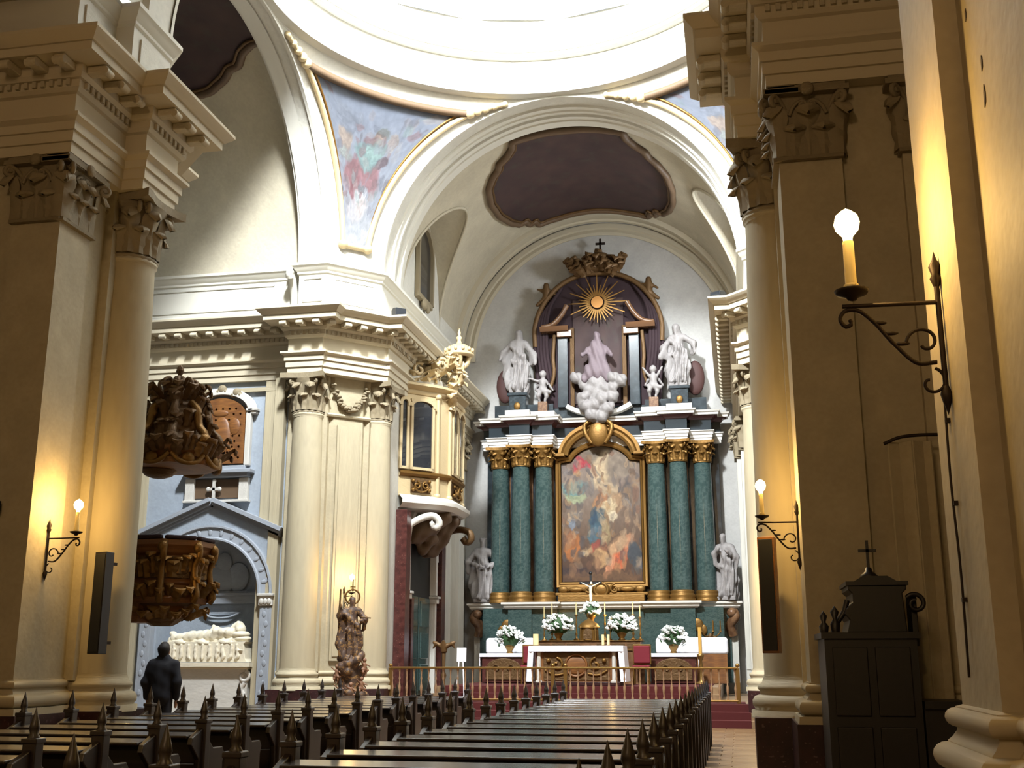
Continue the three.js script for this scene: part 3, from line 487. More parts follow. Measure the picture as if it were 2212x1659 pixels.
{ // tall pale screen standing behind the confessional
  const o = thing('folding_screen', 'tall pale folded screen standing behind the confessional', 'screen', [6.04, 0, -12.85]);
  for (const [x0, z0, x1, z1] of [[-0.22, 0.02, -0.09, -0.05], [-0.09, -0.05, 0.03, 0.07], [0.03, 0.07, 0.16, -0.04], [0.16, -0.04, 0.24, 0.03]]) { const L = Math.hypot(x1 - x0, z1 - z0), g = mesh('leaf_panel', boxUV(rb(L, 3.8, 0.03, 0.008, 0, 1.92, 0), 1.6), M.nave, o); g.position.set((x0 + x1) / 2, 0, (z0 + z1) / 2); g.rotation.y = Math.atan2(-(z1 - z0), x1 - x0); }
  mesh('top_rail', tube([[-0.26, 3.8, 0.02], [-0.1, 3.86, 0.05], [0.1, 3.88, 0.05], [0.34, 3.88, 0.04]], 0.02, 16), M.iron, o);
}
solo('wall_cable', 'thin cable clipped down the nave pier below the large sconce', 'cable', mg([tube([[5.135, 2.75, -5.62], [5.13, 2.3, -5.63], [5.135, 1.9, -5.62], [5.13, 1.4, -5.63]], 0.006, 24), ...[2.6, 2.2, 1.75].map(y => bx(0.02, 0.02, 0.04, 5.14, y, -5.625))]), M.iron);
function flood(label, x, y, z, turn) {
  const o = thing('floodlight', label, 'floodlight', [x, y, z], turn);
  mesh('housing', extr([[-0.13, -0.02], [0.13, -0.02], [0.16, 0.2], [0.05, 0.26], [-0.12, 0.22]], 0.3, 0.015).rotateY(PI / 2), M.black, o); mesh('stand', bx(0.2, 0.03, 0.2, 0, -0.005, 0), M.black, o);
  mesh('glass', bx(0.26, 0.2, 0.015, 0, 0.11, 0.14).rotateX(-0.1), M.glassDark, o);
}
flood('black floodlight on the cornice corner beside the tribune', -4.05, 9.98, ZC - 5.4, 0.7);
flood('black floodlight on the cornice above the lattice window', -6.75, 9.98, ZC - 4.75, 2.2);
flood('black floodlight on the cornice at the altar end of the communion rail pier', 4.0, 9.98, ZC - 5.6, -0.6);
solo('switch_box', 'small dark box on the shaded side of the pulpit pier', 'box', mg([rb(0.12, 0.2, 0.08, 0.01, 0, 0, 0), bx(0.03, 0.16, 0.02, 0.075, 0, 0.03)]), M.black, [-5.36, 3.4, -13.1]);

// ---------------------------------------------------------------- confessional
{
  const o = thing('confessional', 'dark carved wooden confessional topped by a cross', 'confessional', [5.0, 0, -12.22]);
  const w = g => boxUV(g, 0.9);
  mesh('body', w(mg([bb(-0.07, 0.8, 0, 1.7, -0.48, 0.48), bb(-0.1, 0.83, 1.68, 1.74, -0.52, 0.52), bb(-0.1, 0.83, 0, 0.14, -0.5, 0.52)])), M.darkWood, o);
  for (const [x0, x1, y0, y1] of [[0.0, 0.33, 0.22, 0.85], [0.4, 0.73, 0.22, 0.85], [0.0, 0.33, 0.95, 1.6], [0.4, 0.73, 0.95, 1.6]]) mesh('door_panel', w(rb(x1 - x0, y1 - y0, 0.04, 0.012, (x0 + x1) / 2, (y0 + y1) / 2, 0.49)), M.darkWood, o);
  mesh('hood', w(mg([extr([[0.17, 1.74], [0.2, 1.86], [0.15, 1.92], [0.17, 1.97], [0.24, 2.04], [0.24, 2.12], [0.2, 2.16], [0.2, 2.2], [0.76, 2.2], [0.76, 2.16], [0.72, 2.12], [0.74, 1.74]], 0.7, 0.01), bb(0.18, 0.78, 2.2, 2.24, -0.37, 0.37), extr([[0.26, 2.24], [0.36, 2.3], [0.6, 2.3], [0.7, 2.24]], 0.5)])), M.darkWood, o);
  mesh('side_scroll', [tube([[0.03, 1.74, 0.3], [0.08, 1.84, 0.3], [0.15, 1.94, 0.3], [0.19, 2.06, 0.3]], 0.03, 16), tube(spiral(0.84, 2.02, 0.1, 0.03, PI * 0.8, -PI * 1.6, 14).map(p => [p[0], p[1], 0.3]), 0.025, 30), rb(0.06, 0.5, 0.3, 0.01, 0.83, 1.86, 0.1)], M.darkWood, o);
  mesh('finial', lathe([[0.04, 1.74], [0.05, 1.8], [0.02, 1.84], [0.04, 1.9], [0.001, 1.95]], 10).translate(-0.06, 0, 0.4), M.darkWood, o); mesh('finial', lathe([[0.04, 1.74], [0.05, 1.82], [0.02, 1.87], [0.045, 1.94], [0.001, 2.0]], 10).translate(0.05, 0, 0.4), M.darkWood, o);
  mesh('cross', [lathe([[0.07, 2.29], [0.09, 2.32], [0.04, 2.36], [0.03, 2.4], [0.001, 2.41]], 12).translate(0.45, 0, 0), bb(0.435, 0.465, 2.38, 2.68, -0.015, 0.015), bb(0.36, 0.54, 2.56, 2.59, -0.015, 0.015)], M.darkWood, o);
  mesh('side_wing', w(mg([bb(0.83, 1.2, 0, 1.02, -0.3, 0.4), bb(0.83, 1.24, 1.02, 1.09, -0.33, 0.45), bb(1.2, 1.23, 0.8, 1.02, -0.28, 0.36)])), M.darkWood, o);
}

// ---------------------------------------------------------------- pulpit with its sounding board
{
  const X = -4.95, Z = -17.0, o = thing('pulpit', 'gilded carved octagonal pulpit hung on the pier', 'pulpit', [X, 0, Z]);
  const oct = (pts, m, n = 'tub') => mesh(n, toCreasedNormals(lathe(pts, 8).rotateY(PI / 8), 0.3), m, o);
  oct([[0.001, 2.1], [0.3, 2.1], [0.42, 2.18], [0.5, 2.3], [0.66, 2.34], [0.7, 2.42], [0.66, 2.46], [0.62, 2.5], [0.62, 2.62], [0.66, 2.65], [0.62, 2.7], [0.62, 3.08], [0.66, 3.12], [0.7, 3.2], [0.74, 3.24], [0.74, 3.32], [0.66, 3.34], [0.66, 3.3], [0.001, 2.4]], M.walnut);
  oct([[0.001, 2.06], [0.16, 2.0], [0.24, 2.04], [0.34, 2.12]], M.giltDark, 'under_boss');
  for (let k = 0; k < 8; k++) {
    const a = k * PI / 4, q = mesh('relief_panel', [rb(0.4, 0.34, 0.05, 0.015, 0, 2.89, 0.59), sp(0.14, -0.06, 2.88, 0.61, 1, 0.9, 0.3, 7), sp(0.1, 0.1, 2.9, 0.61, 1, 1.2, 0.3, 7)], M.giltDark, o); q.rotation.y = a;
    const c = mesh('corner_scroll', [tube([[0.02, 3.3, 0.7], [0.02, 3.12, 0.76], [0, 2.9, 0.68], [0, 2.62, 0.72], [0, 2.45, 0.76], [0, 2.36, 0.7]], 0.055, 18, 7), sp(0.08, 0, 3.2, 0.74, 1, 1.2, 0.9, 7), sp(0.07, 0, 2.47, 0.72, 1, 1.1, 0.9, 7)], M.gilt, o); c.rotation.y = a + PI / 8;
    const e = mesh('rail_cushion', rb(0.5, 0.06, 0.1, 0.025, 0, 3.36, 0.66), M.purple, o); e.rotation.y = a;
  }
  mesh('pier_bracket', [bb(-0.5, -0.1, 2.05, 2.5, -0.2, 0.6), bb(-0.5, -0.3, 2.3, 3.3, -0.3, 0.7)], M.walnut, o);
  const LP = leafOf(0.2, 0.32, 0.12), wreath = (n, f) => Array.from({ length: n }, (_, i) => { const [a, r, y, t] = f(i / n, i); return LP.clone().scale(R(0.8, 1.2), R(0.8, 1.2), 1).rotateX(t).rotateY(a).translate(Math.sin(a) * r, y, Math.cos(a) * r); });
  mesh('tub_carving', [...wreath(32, u => [u * PI * 2, 0.6, 2.4 + R(-0.04, 0.04), R(0.2, 0.7)]), ...wreath(40, u => [u * PI * 2, 0.62, 2.72 + R(0, 0.12), R(-0.1, 0.3)]), ...wreath(24, u => [u * PI * 2, 0.42, 2.12 + R(-0.03, 0.03), R(0.7, 1.1)])], M.gilt, o);
  const s = thing('sounding_board', 'carved dark sounding board with a crown of scrolls above the pulpit', 'canopy', [X, 0, Z]);
  const oc = (pts, m, n) => mesh(n, toCreasedNormals(lathe(pts, 8).rotateY(PI / 8), 0.3), m, s);
  oc([[0.001, 4.5], [0.5, 4.52], [0.72, 4.55], [0.76, 4.62], [0.7, 4.68], [0.76, 4.76], [0.78, 4.82], [0.6, 4.86], [0.001, 4.86]], M.walnut, 'board');
  oc([[0.6, 4.84], [0.58, 4.98], [0.5, 5.1], [0.46, 5.3], [0.4, 5.5], [0.26, 5.64], [0.24, 5.72], [0.3, 5.76], [0.001, 5.8]], M.giltDark, 'dome');
  mesh('board_carving', [...wreath(36, u => [u * PI * 2, 0.7, 4.72 + R(-0.06, 0.06), R(0.2, 0.9)]), ...wreath(46, (u, i) => { const k = R(0, 1); return [R(0, PI * 2), 0.56 - 0.3 * k, 4.9 + 0.75 * k, R(-0.2, 0.6)]; }), ...wreath(14, u => [u * PI * 2, 0.3, 5.68, R(0.2, 0.8)])], M.giltDark, s);
  mesh('under_boss', lathe([[0.3, 4.5], [0.22, 4.42], [0.1, 4.38], [0.001, 4.37]], 12).translate(-0.2, 0, 0.1), M.giltDark, s);
  for (let k = 0; k < 8; k++) {
    const a = k * PI / 4 + PI / 8, c = mesh('volute_rib', [tube([[0, 4.86, 0.72], [0, 5.05, 0.7], [0, 5.2, 0.56], [0, 5.5, 0.48], [0, 5.62, 0.34]], 0.07, 20, 7), sp(0.12, 0, 4.95, 0.7, 1, 1, 1, 7), sp(0.09, 0, 5.4, 0.5, 1, 1.2, 0.8, 6)], k % 2 ? M.gilt : M.giltDark, s); c.rotation.y = a;
    const f = mesh('festoon', [tube([[-0.26, 4.7, 0.68], [-0.12, 4.56, 0.74], [0.12, 4.56, 0.74], [0.26, 4.7, 0.68]], 0.045, 14, 6), sp(0.11, 0, 4.62, 0.74, 1, 0.9, 0.5, 7)], M.gilt, s); f.rotation.y = a + PI / 8;
    const b = mesh('crown_scroll', tube([[0, 5.78, 0.24], [0, 5.98, 0.32], [0, 6.06, 0.2], [0, 5.96, 0.14], [0, 6.1, 0.06]], 0.035, 20, 6), M.giltDark, s); b.rotation.y = a;
  }
  mesh('finial', lathe([[0.1, 5.78], [0.13, 5.86], [0.06, 5.96], [0.07, 6.08], [0.03, 6.14], [0.07, 6.2], [0.05, 6.28], [0.001, 6.33]], 12), M.giltDark, s);
}
// ---------------------------------------------------------------- the visitor
{
  const o = thing('person', 'person in a dark jacket standing with their back turned before the marble tomb', 'person', [-5.72, 0, -18.6], 0.12);
  const k = 0.05;
  mesh('body', body([[0, 1.5, 0, 0, 1.58, -0.01, 0.06, 0.06], [0, 1.62, -0.02, 0, 1.6, -0.05, 0.09, 0.075], [0, 1.68, 0.0, 0, 1.69, -0.02, 0.075, 0.08], [0, 1.0, 0, 0, 1.38, 0, 0.11, 0.1], [-0.1, 0.95, 0, -0.11, 0.5, 0.01, 0.08, 0.06], [0.1, 0.95, 0, 0.11, 0.5, 0.01, 0.08, 0.06], [-0.11, 0.5, 0.01, -0.12, 0.08, 0.02, 0.055, 0.04], [0.11, 0.5, 0.01, 0.12, 0.08, 0.02, 0.055, 0.04], [-0.2, 1.37, 0, -0.27, 1.1, 0.03, 0.045, 0.04], [0.2, 1.37, 0, 0.27, 1.1, 0.03, 0.045, 0.04], [-0.27, 1.1, 0.03, -0.26, 0.84, -0.03, 0.04, 0.03], [0.27, 1.1, 0.03, 0.26, 0.84, -0.03, 0.04, 0.03],
    [-0.26, 0.84, -0.03, -0.25, 0.75, -0.05, 0.03, 0.028], [0.26, 0.84, -0.03, 0.25, 0.75, -0.05, 0.03, 0.028], ...[-1, 1].flatMap(s => [0, 1, 2, 3].map(i => [s * (0.262 - 0.004 * i), 0.75, -0.075 + i * 0.02, s * 0.245, 0.675 + (i === 3 ? 0.015 : 0), -0.08 + i * 0.02, 0.01, 0.008])), [-0.24, 0.78, -0.07, -0.225, 0.72, -0.1, 0.011, 0.009], [0.24, 0.78, -0.07, 0.225, 0.72, -0.1, 0.011, 0.009], [-0.085, 1.61, 0.0, -0.088, 1.585, 0.0, 0.014, 0.01], [0.085, 1.61, 0.0, 0.088, 1.585, 0.0, 0.014, 0.01], [0, 1.61, -0.13, 0, 1.585, -0.135, 0.014, 0.018]], 0.035, 0.016), M.skin, o);
  mesh('hair', body([[0, 1.66, 0.025, 0, 1.7, 0.0, 0.1, 0.085], [0, 1.56, 0.04, 0, 1.65, 0.04, 0.075, 0.085]], 0.05, 0.014), M.hair, o);
  mesh('jacket', body([[0, 0.86, 0.01, 0, 1.2, 0.0, 0.19, 0.18], [-0.06, 1.34, 0.0, 0.06, 1.34, 0.0, 0.15, 0.15], [-0.17, 1.39, 0, -0.13, 1.2, 0, 0.085, 0.1], [0.17, 1.39, 0, 0.13, 1.2, 0, 0.085, 0.1], [-0.21, 1.38, 0, -0.28, 1.1, 0.03, 0.08, 0.068], [0.21, 1.38, 0, 0.28, 1.1, 0.03, 0.08, 0.068], [-0.28, 1.1, 0.03, -0.265, 0.85, -0.02, 0.068, 0.055], [0.28, 1.1, 0.03, 0.265, 0.85, -0.02, 0.068, 0.055], [-0.03, 1.5, 0.015, 0.03, 1.5, 0.015, 0.085, 0.085]], 0.07, 0.018, p => 0.004 * Math.sin(p[1] * 26 + p[0] * 14) + 0.003 * Math.sin(p[0] * 40)), M.coat, o);
  mesh('trousers', body([[0, 0.9, 0, 0, 0.95, 0, 0.16, 0.16], [-0.1, 0.9, 0, -0.115, 0.5, 0.01, 0.105, 0.085], [0.1, 0.9, 0, 0.115, 0.5, 0.01, 0.105, 0.085], [-0.115, 0.5, 0.01, -0.12, 0.1, 0.02, 0.085, 0.075], [0.115, 0.5, 0.01, 0.12, 0.1, 0.02, 0.085, 0.075]], 0.05, 0.018), M.trousers, o);
  for (const s of [-0.12, 0.12]) mesh('shoe', rb(0.1, 0.09, 0.27, 0.03, s, 0.046, -0.04), M.black, o);
}
// ---------------------------------------------------------------- painted surfaces
function paintTex(w, h, bg, blobs0, sd, rough = 0.03, dabs = [], nd = 0, grey = 0) {
  const blobs = [...blobs0]; for (let i = 0; i < nd; i++) { const h_ = k => hash(i, k, sd); blobs.push([h_(1), dabs[0] + (dabs[1] - dabs[0]) * h_(2), 0.02 + 0.045 * h_(3), 0.012 + 0.03 * h_(4), h_(5) * 3, dabs[2][Math.floor(h_(6) * dabs[2].length)], 0.25 + 0.4 * h_(7)]); }             // soft brushed patches; v = 1 is the top
  return tex(w, h, (u, v) => {
    const wu = u + (fbm(u * 6, v * 6, 64, sd) - 0.5) * rough * 3 + (noise(u * 40, v * 40, 512, sd + 4) - 0.5) * rough * 0.7, wv = v + (fbm(u * 6, v * 6, 64, sd + 9) - 0.5) * rough * 3 + (noise(u * 40, v * 40, 512, sd + 6) - 0.5) * rough * 0.7;
    let c = bg(wu, wv);
    for (const [cx, cy_, rx, ry, rot, col, a = 0.9] of blobs) {
      const dx = wu - cx, dy = wv - cy_, x = (dx * Math.cos(rot) + dy * Math.sin(rot)) / rx, y = (dy * Math.cos(rot) - dx * Math.sin(rot)) / ry, d = Math.hypot(x, y);
      if (d < 1.15) { const k = Math.min(1, Math.max(0, (1.15 - d) / 0.35)) * a, f = 0.82 + 0.36 * fbm((x + 3) * 2 + cx * 9, (y + 3) * 3, 512, sd + 30, 3); c = mix3(c, hex(col).map(q => q * f), k); }
    }
    const n = 0.92 + 0.16 * fbm(u * 30, v * 30, 30, sd + 50, 3); const y_ = 0.3 * c[0] + 0.59 * c[1] + 0.11 * c[2]; return c.map(q => (q + (y_ - q) * grey) * n);
  });
}
const altarTex = paintTex(384, 640, (u, v) => mix3([0.34, 0.24, 0.17], mix3([0.50, 0.45, 0.40], [0.55, 0.5, 0.48], v), Math.min(1, Math.max(0, (v - 0.12) * 2))), [
  [0.5, 0.93, 0.5, 0.1, 0, '#7d7468', 0.8], [0.18, 0.92, 0.16, 0.07, 0.3, '#7b6a60'], [0.27, 0.885, 0.13, 0.045, -0.5, '#b33a48'], [0.22, 0.86, 0.1, 0.04, 0.4, '#a82f40'], [0.55, 0.85, 0.13, 0.12, 0.2, '#b8a990'], [0.48, 0.78, 0.12, 0.09, 0.3, '#c9b89a'], [0.75, 0.84, 0.18, 0.12, 0, '#857a70'], [0.15, 0.68, 0.16, 0.05, 0.1, '#5f8f9a'], [0.17, 0.62, 0.13, 0.035, 0, '#9aa98c'], [0.6, 0.66, 0.2, 0.07, -0.2, '#b3a28a'], [0.72, 0.58, 0.16, 0.07, 0.2, '#a08468'], [0.48, 0.58, 0.09, 0.05, 0, '#a87a58'],
  [0.86, 0.6, 0.1, 0.12, 0, '#6d6058'], [0.6, 0.55, 0.08, 0.05, 0.2, '#cdbfa0'], [0.64, 0.49, 0.05, 0.045, 0, '#d5cbb4'], [0.18, 0.48, 0.1, 0.07, 0.5, '#8f8478'], [0.13, 0.43, 0.05, 0.06, 0.2, '#7d8aa0'], [0.48, 0.4, 0.13, 0.12, 0.2, '#34566e'], [0.4, 0.33, 0.08, 0.08, 0, '#4b6f86'], [0.42, 0.48, 0.05, 0.07, 0, '#2c4964'], [0.57, 0.36, 0.06, 0.1, 0.1, '#a2906c'], [0.42, 0.24, 0.09, 0.03, 0.6, '#a83a34'], [0.14, 0.24, 0.11, 0.09, 0.6, '#b06f38'], [0.1, 0.32, 0.06, 0.06, 0, '#9a6a48'], [0.31, 0.2, 0.08, 0.035, 0, '#b9a688'],
  [0.48, 0.17, 0.09, 0.08, 0.3, '#c7a276'], [0.55, 0.25, 0.05, 0.035, 0, '#8c5f46'], [0.68, 0.24, 0.1, 0.06, 0.6, '#cda884'], [0.83, 0.27, 0.07, 0.06, 0.4, '#c99676'], [0.72, 0.14, 0.16, 0.07, 0.35, '#d0673f'], [0.6, 0.1, 0.1, 0.05, 1.0, '#d99b78'], [0.92, 0.16, 0.06, 0.12, 0.5, '#3f4a58'], [0.15, 0.06, 0.2, 0.04, 0, '#3c2c2e'], [0.5, 0.03, 0.5, 0.04, 0, '#7a5c3e', 0.6]], 11, 0.035, [0.06, 0.95, ['#8a6a4e', '#a5835c', '#5f4a3c', '#b59a7c', '#6e6a6c', '#7c5a48', '#9c8a78', '#4d4a52', '#c0a688', '#7f7f86']], 190);
const pendTex = paintTex(384, 512, (u, v) => mix3([0.78, 0.80, 0.86], [0.58, 0.64, 0.76], v), [
  [0.5, 0.12, 0.5, 0.14, 0, '#d5dbe6'], [0.45, 0.28, 0.3, 0.09, 0, '#dcd6da'], [0.3, 0.5, 0.2, 0.11, 0.5, '#c06a72'], [0.62, 0.5, 0.2, 0.1, -0.3, '#c4727a'], [0.35, 0.4, 0.12, 0.1, 0.2, '#b85f6a'], [0.5, 0.63, 0.17, 0.07, -0.2, '#7fb4b2'], [0.58, 0.68, 0.1, 0.06, 0.4, '#95c4bd'], [0.57, 0.75, 0.06, 0.05, 0, '#b78f78'], [0.6, 0.79, 0.06, 0.03, 0, '#7d6a62'], [0.22, 0.72, 0.08, 0.06, 0, '#c4a48c'], [0.2, 0.63, 0.09, 0.05, 0, '#a8b0a8'], [0.72, 0.76, 0.06, 0.04, 0, '#b9a49a'], [0.28, 0.82, 0.14, 0.06, 0, '#8f9ab2'], [0.7, 0.62, 0.08, 0.05, 0.4, '#7f6270'], [0.5, 0.36, 0.15, 0.06, 0.2, '#f0eef0'], [0.5, 0.42, 0.07, 0.035, 0, '#8f8f98'], [0.55, 0.29, 0.12, 0.06, 0, '#e6d3cc']], 27, 0.035, [0.25, 0.95, ['#9aa4b8', '#b39c98', '#a86a70', '#8fb0ae', '#c5b8b2', '#8088a0', '#7b6f78']], 90, 0.4);
const darkTex = tex(256, 256, (u, v) => { const n = fbm(u * 5, v * 5, 5, 121), m = fbm(u * 12, v * 12, 12, 127); return mix3(mix3([0.16, 0.10, 0.11], [0.27, 0.19, 0.17], n), [0.22, 0.22, 0.18], Math.max(0, m - 0.55) * 1.6); });
const pm = (t, c = '#ffffff') => std({ map: t, roughness: 0.75, color: c });
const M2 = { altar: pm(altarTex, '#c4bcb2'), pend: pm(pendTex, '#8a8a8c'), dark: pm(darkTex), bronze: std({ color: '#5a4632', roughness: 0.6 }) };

// framed frescoes in the pendentives
for (const [sx, where] of [[-1, 'on the pendentive above the saint statue'], [1, 'on the pendentive above the end of the communion rail']]) {
  const o = thing('pendentive_fresco', 'framed pale blue and rose fresco ' + where, 'painting');
  const lim = y => { const w = Math.sqrt(RA * RA - (y - YS) ** 2), r = Math.hypot(w, 5.85), a1 = Math.atan2(w, 5.85), span = PI / 2 - 2 * a1, k = 0.52 / r / span; return [k, 1 - k]; };
  const Y0 = 11.92, Y1 = 15.62, at = (t, y, ins) => { const [a, b] = lim(y); return pend(sx, -1, y, a + (b - a) * t, ins); };
  const F = (i, n, f) => Array.from({ length: n + 1 }, (_, k) => f(k / n));
  mesh('fresco', grid((u, v) => at(sx < 0 ? 1 - u : u, Y0 + (Y1 - Y0) * v, 0.03), 24, 40), M2.pend, o);
  for (const t of [0, 1]) { mesh('frame_side', tube(F(0, 20, k => at(t, Y0 + (Y1 - Y0) * k, 0.05)), 0.075, 48, 7), M.giltPale, o); mesh('frame_bead', tube(F(0, 20, k => at(t ? 0.95 : 0.05, Y0 + (Y1 - Y0) * k, 0.05)), 0.03, 48, 6), M.gilt, o); }
  mesh('frame_bottom', tube(F(0, 6, k => at(k, Y0, 0.05)), 0.09, 16, 7), M.giltPale, o); mesh('frame_top_shade', tube(F(0, 20, k => at(k, Y1, 0.05)), 0.11, 48, 7), M2.bronze, o);  // dark bronze on the top bar paints in the shadow of the dome ring
  for (const t of [0, 1]) {
    mesh('frame_boss', sp(0.13, ...at(t, Y0, 0.06)), M.giltPale, o);
    const q = [0, 1, 2, 3, 4].map(i => sp(0.14 - i * 0.014, ...pend(sx, -1, Y1 + i * 0.06, Math.min(0.98, Math.max(0.02, lim(Y1)[t] + (t ? 1 : -1) * i * 0.012)), 0.08), 1, 1, 1, 6)); mesh('frame_crest', [...q, tube([0, 1, 2, 3, 4].map(i => pend(sx, -1, Y1 + i * 0.06, Math.min(0.98, Math.max(0.02, lim(Y1)[t] + (t ? 1 : -1) * i * 0.012)), 0.08)), 0.07, 12, 6)], M.giltPale, o);
  }
}
// dark cartouches on the vaults
const CART = [[0, 7.9], [10, 7.85], [19.5, 7.82], [20.5, 8.15], [23, 8.45], [27, 8.7], [28, 8.95], [31, 9.2], [34.5, 9.7], [36.2, 10.6], [35.6, 11.7], [33, 12.6], [30, 13.1], [27.5, 13.1], [26.5, 13.5], [24, 13.45], [23, 13.85], [15, 13.95], [7, 13.92], [0, 13.9]];
function cartouche(label, R0, map, off) {
  const o = thing('vault_cartouche', label, 'painting'), half = CART.map(p => [p[0] * PI / 180, p[1] - off]), out = [...half, ...half.slice(1, -1).reverse().map(p => [-p[0], p[1]])];
  const P = (a, d, ins) => map(Math.sin(a) * (R0 - ins), YS + Math.cos(a) * (R0 - ins), d), n = out.length, c = 10.9 - off;
  const fine = []; for (let i = 0; i < n; i++) for (let k = 0; k < 4; k++) { const p = out[i], q = out[(i + 1) % n]; fine.push([p[0] + (q[0] - p[0]) * k / 4, p[1] + (q[1] - p[1]) * k / 4]); }
  const pos = [], uv = [], idx = [], N = fine.length, K = 8;
  for (let k = 0; k <= K; k++) for (const [a, d] of fine) { const t = k / K; pos.push(...P(a * t, c + (d - c) * t, 0.06)); uv.push(a * t * R0 / 3, (c + (d - c) * t) / 3); }
  for (let k = 0; k < K; k++) for (let i = 0; i < N; i++) { const a = k * N + i, b = k * N + (i + 1) % N; idx.push(a, b, b + N, a, b + N, a + N); }
  mesh('canvas', tri(pos, idx, uv, null), M2.dark, o);
  mesh('frame', tube(fine.filter((_, i) => i % 2 === 0).map(p => P(p[0], p[1], 0.08)), 0.1, 260, 7, true), M2.bronze, o);
  mesh('frame_bead', tube(fine.filter((_, i) => i % 2 === 0).map(p => P(p[0] * 0.955, c + (p[1] - c) * 0.955, 0.09)), 0.045, 260, 6, true), M.giltDark, o);
}
cartouche('dark painted cartouche in a moulded frame on the chancel vault', RV, (a, b, d) => [a, b, ZC - d], 0);
cartouche('dark painted cartouche in a moulded frame on the transept vault', 4.98, (a, b, d) => [-d, b, ZC + a], 1.35);

// ---------------------------------------------------------------- transept wall: pilaster strips, lattice window, tomb
const ZT = ZC - 5.06;
{
  const o = structGroup('trim_transept', 'cream pilaster strips of the transept wall', 'pilaster');
  for (const x of [-6.95, -7.25, -10.6]) mesh('pilaster_strip', bb(x - 0.13, x + 0.13, 0, 8.4, ZT - 0.02, ZT + (x === -6.95 ? 0.2 : 0.09)), M.cream, o);
  mesh('moulding', bb(-13, -6.7, 8.1, 8.2, ZT - 0.02, ZT + 0.1), M.cream, o);
  const w = thing('lattice_window', 'carved tribune window with pierced wooden lattice above the tomb', 'window', [-8.55, 0, ZT]);
  const arc = arcPts(0, 7.45, 0.68, 0, PI, 16, 0.5);
  const holes = []; for (let r = 0; r < 11; r++) for (let c = 0; c < 7; c++) { const x = -0.54 + c * 0.18 + (r % 2) * 0.06, y = 6.4 + r * 0.14; if (y > 7.35 + 0.45 * Math.sqrt(Math.max(0, 1 - x * x / 0.5)) || Math.abs(x) > 0.6) continue; holes.push(arcPts(x, y, 0.034, 0, -PI * 2 + 0.01, 6)); }
  mesh('lattice', extr([[-0.68, 6.25], [0.68, 6.25], ...arc], 0.08, 0, holes).translate(0, 0, 0.12), M.walnut, w); mesh('backing', extr([[-0.66, 6.26], [0.66, 6.26], ...arcPts(0, 7.45, 0.66, 0, PI, 16, 0.48)], 0.03).translate(0, 0, 0.04), M.black, w);
  mesh('lattice_relief', [sp(0.3, 0.05, 6.95, 0.15, 0.9, 1.7, 0.25), sp(0.16, -0.35, 7.2, 0.15, 1, 1.4, 0.3), sp(0.16, 0.4, 7.2, 0.15, 1, 1.4, 0.3), sp(0.14, 0, 7.55, 0.15, 1.6, 0.7, 0.3)], M.walnut, w);
  for (const s of [-1, 1]) mesh('jamb', rb(0.14, 1.6, 0.16, 0.02, s * 0.76, 7.0, 0.08), M.marble, w);
  mesh('frame_arch', sweep(arcPts(0, 7.6, 0.82, 0, PI, 24, 0.5), [[0.06, 0.02], [0.06, 0.2], [-0.05, 0.2], [-0.08, 0.14], [-0.12, 0.12], [-0.12, 0.02]], (a, b, h) => [a, b, h]), M.marble, w);
  for (const [x, y] of [[0, 8.18], [-0.4, 8.08], [0.4, 8.08]]) mesh('crest', [sp(0.12, x, y, 0.14, 1, 1, 0.7), sp(0.07, x - 0.1, y - 0.06, 0.14), sp(0.07, x + 0.1, y - 0.06, 0.14)], M.leaf, w);
  for (const s of [-1, 1]) mesh('shoulder', [rb(0.3, 0.06, 0.2, 0.01, s * 0.85, 7.62, 0.1), rb(0.22, 0.06, 0.16, 0.01, s * 0.85, 7.55, 0.08)], M.marble, w);
  mesh('sill', [rb(1.9, 0.1, 0.32, 0.02, 0, 6.05, 0.16), rb(1.7, 0.1, 0.24, 0.02, 0, 5.96, 0.12), rb(1.5, 0.1, 0.16, 0.02, 0, 6.16, 0.08)], M.grey, w);
  for (const s of [-1, 1]) mesh('sill_pier', rb(0.24, 0.55, 0.14, 0.01, s * 0.72, 5.62, 0.08), M.marble, w);
  mesh('sill_panel', rb(1.2, 0.48, 0.05, 0.01, 0, 5.64, 0.05), M2.bronze, w); mesh('lower_ledge', rb(1.75, 0.06, 0.18, 0.01, 0, 5.32, 0.09), M.marble, w);
}
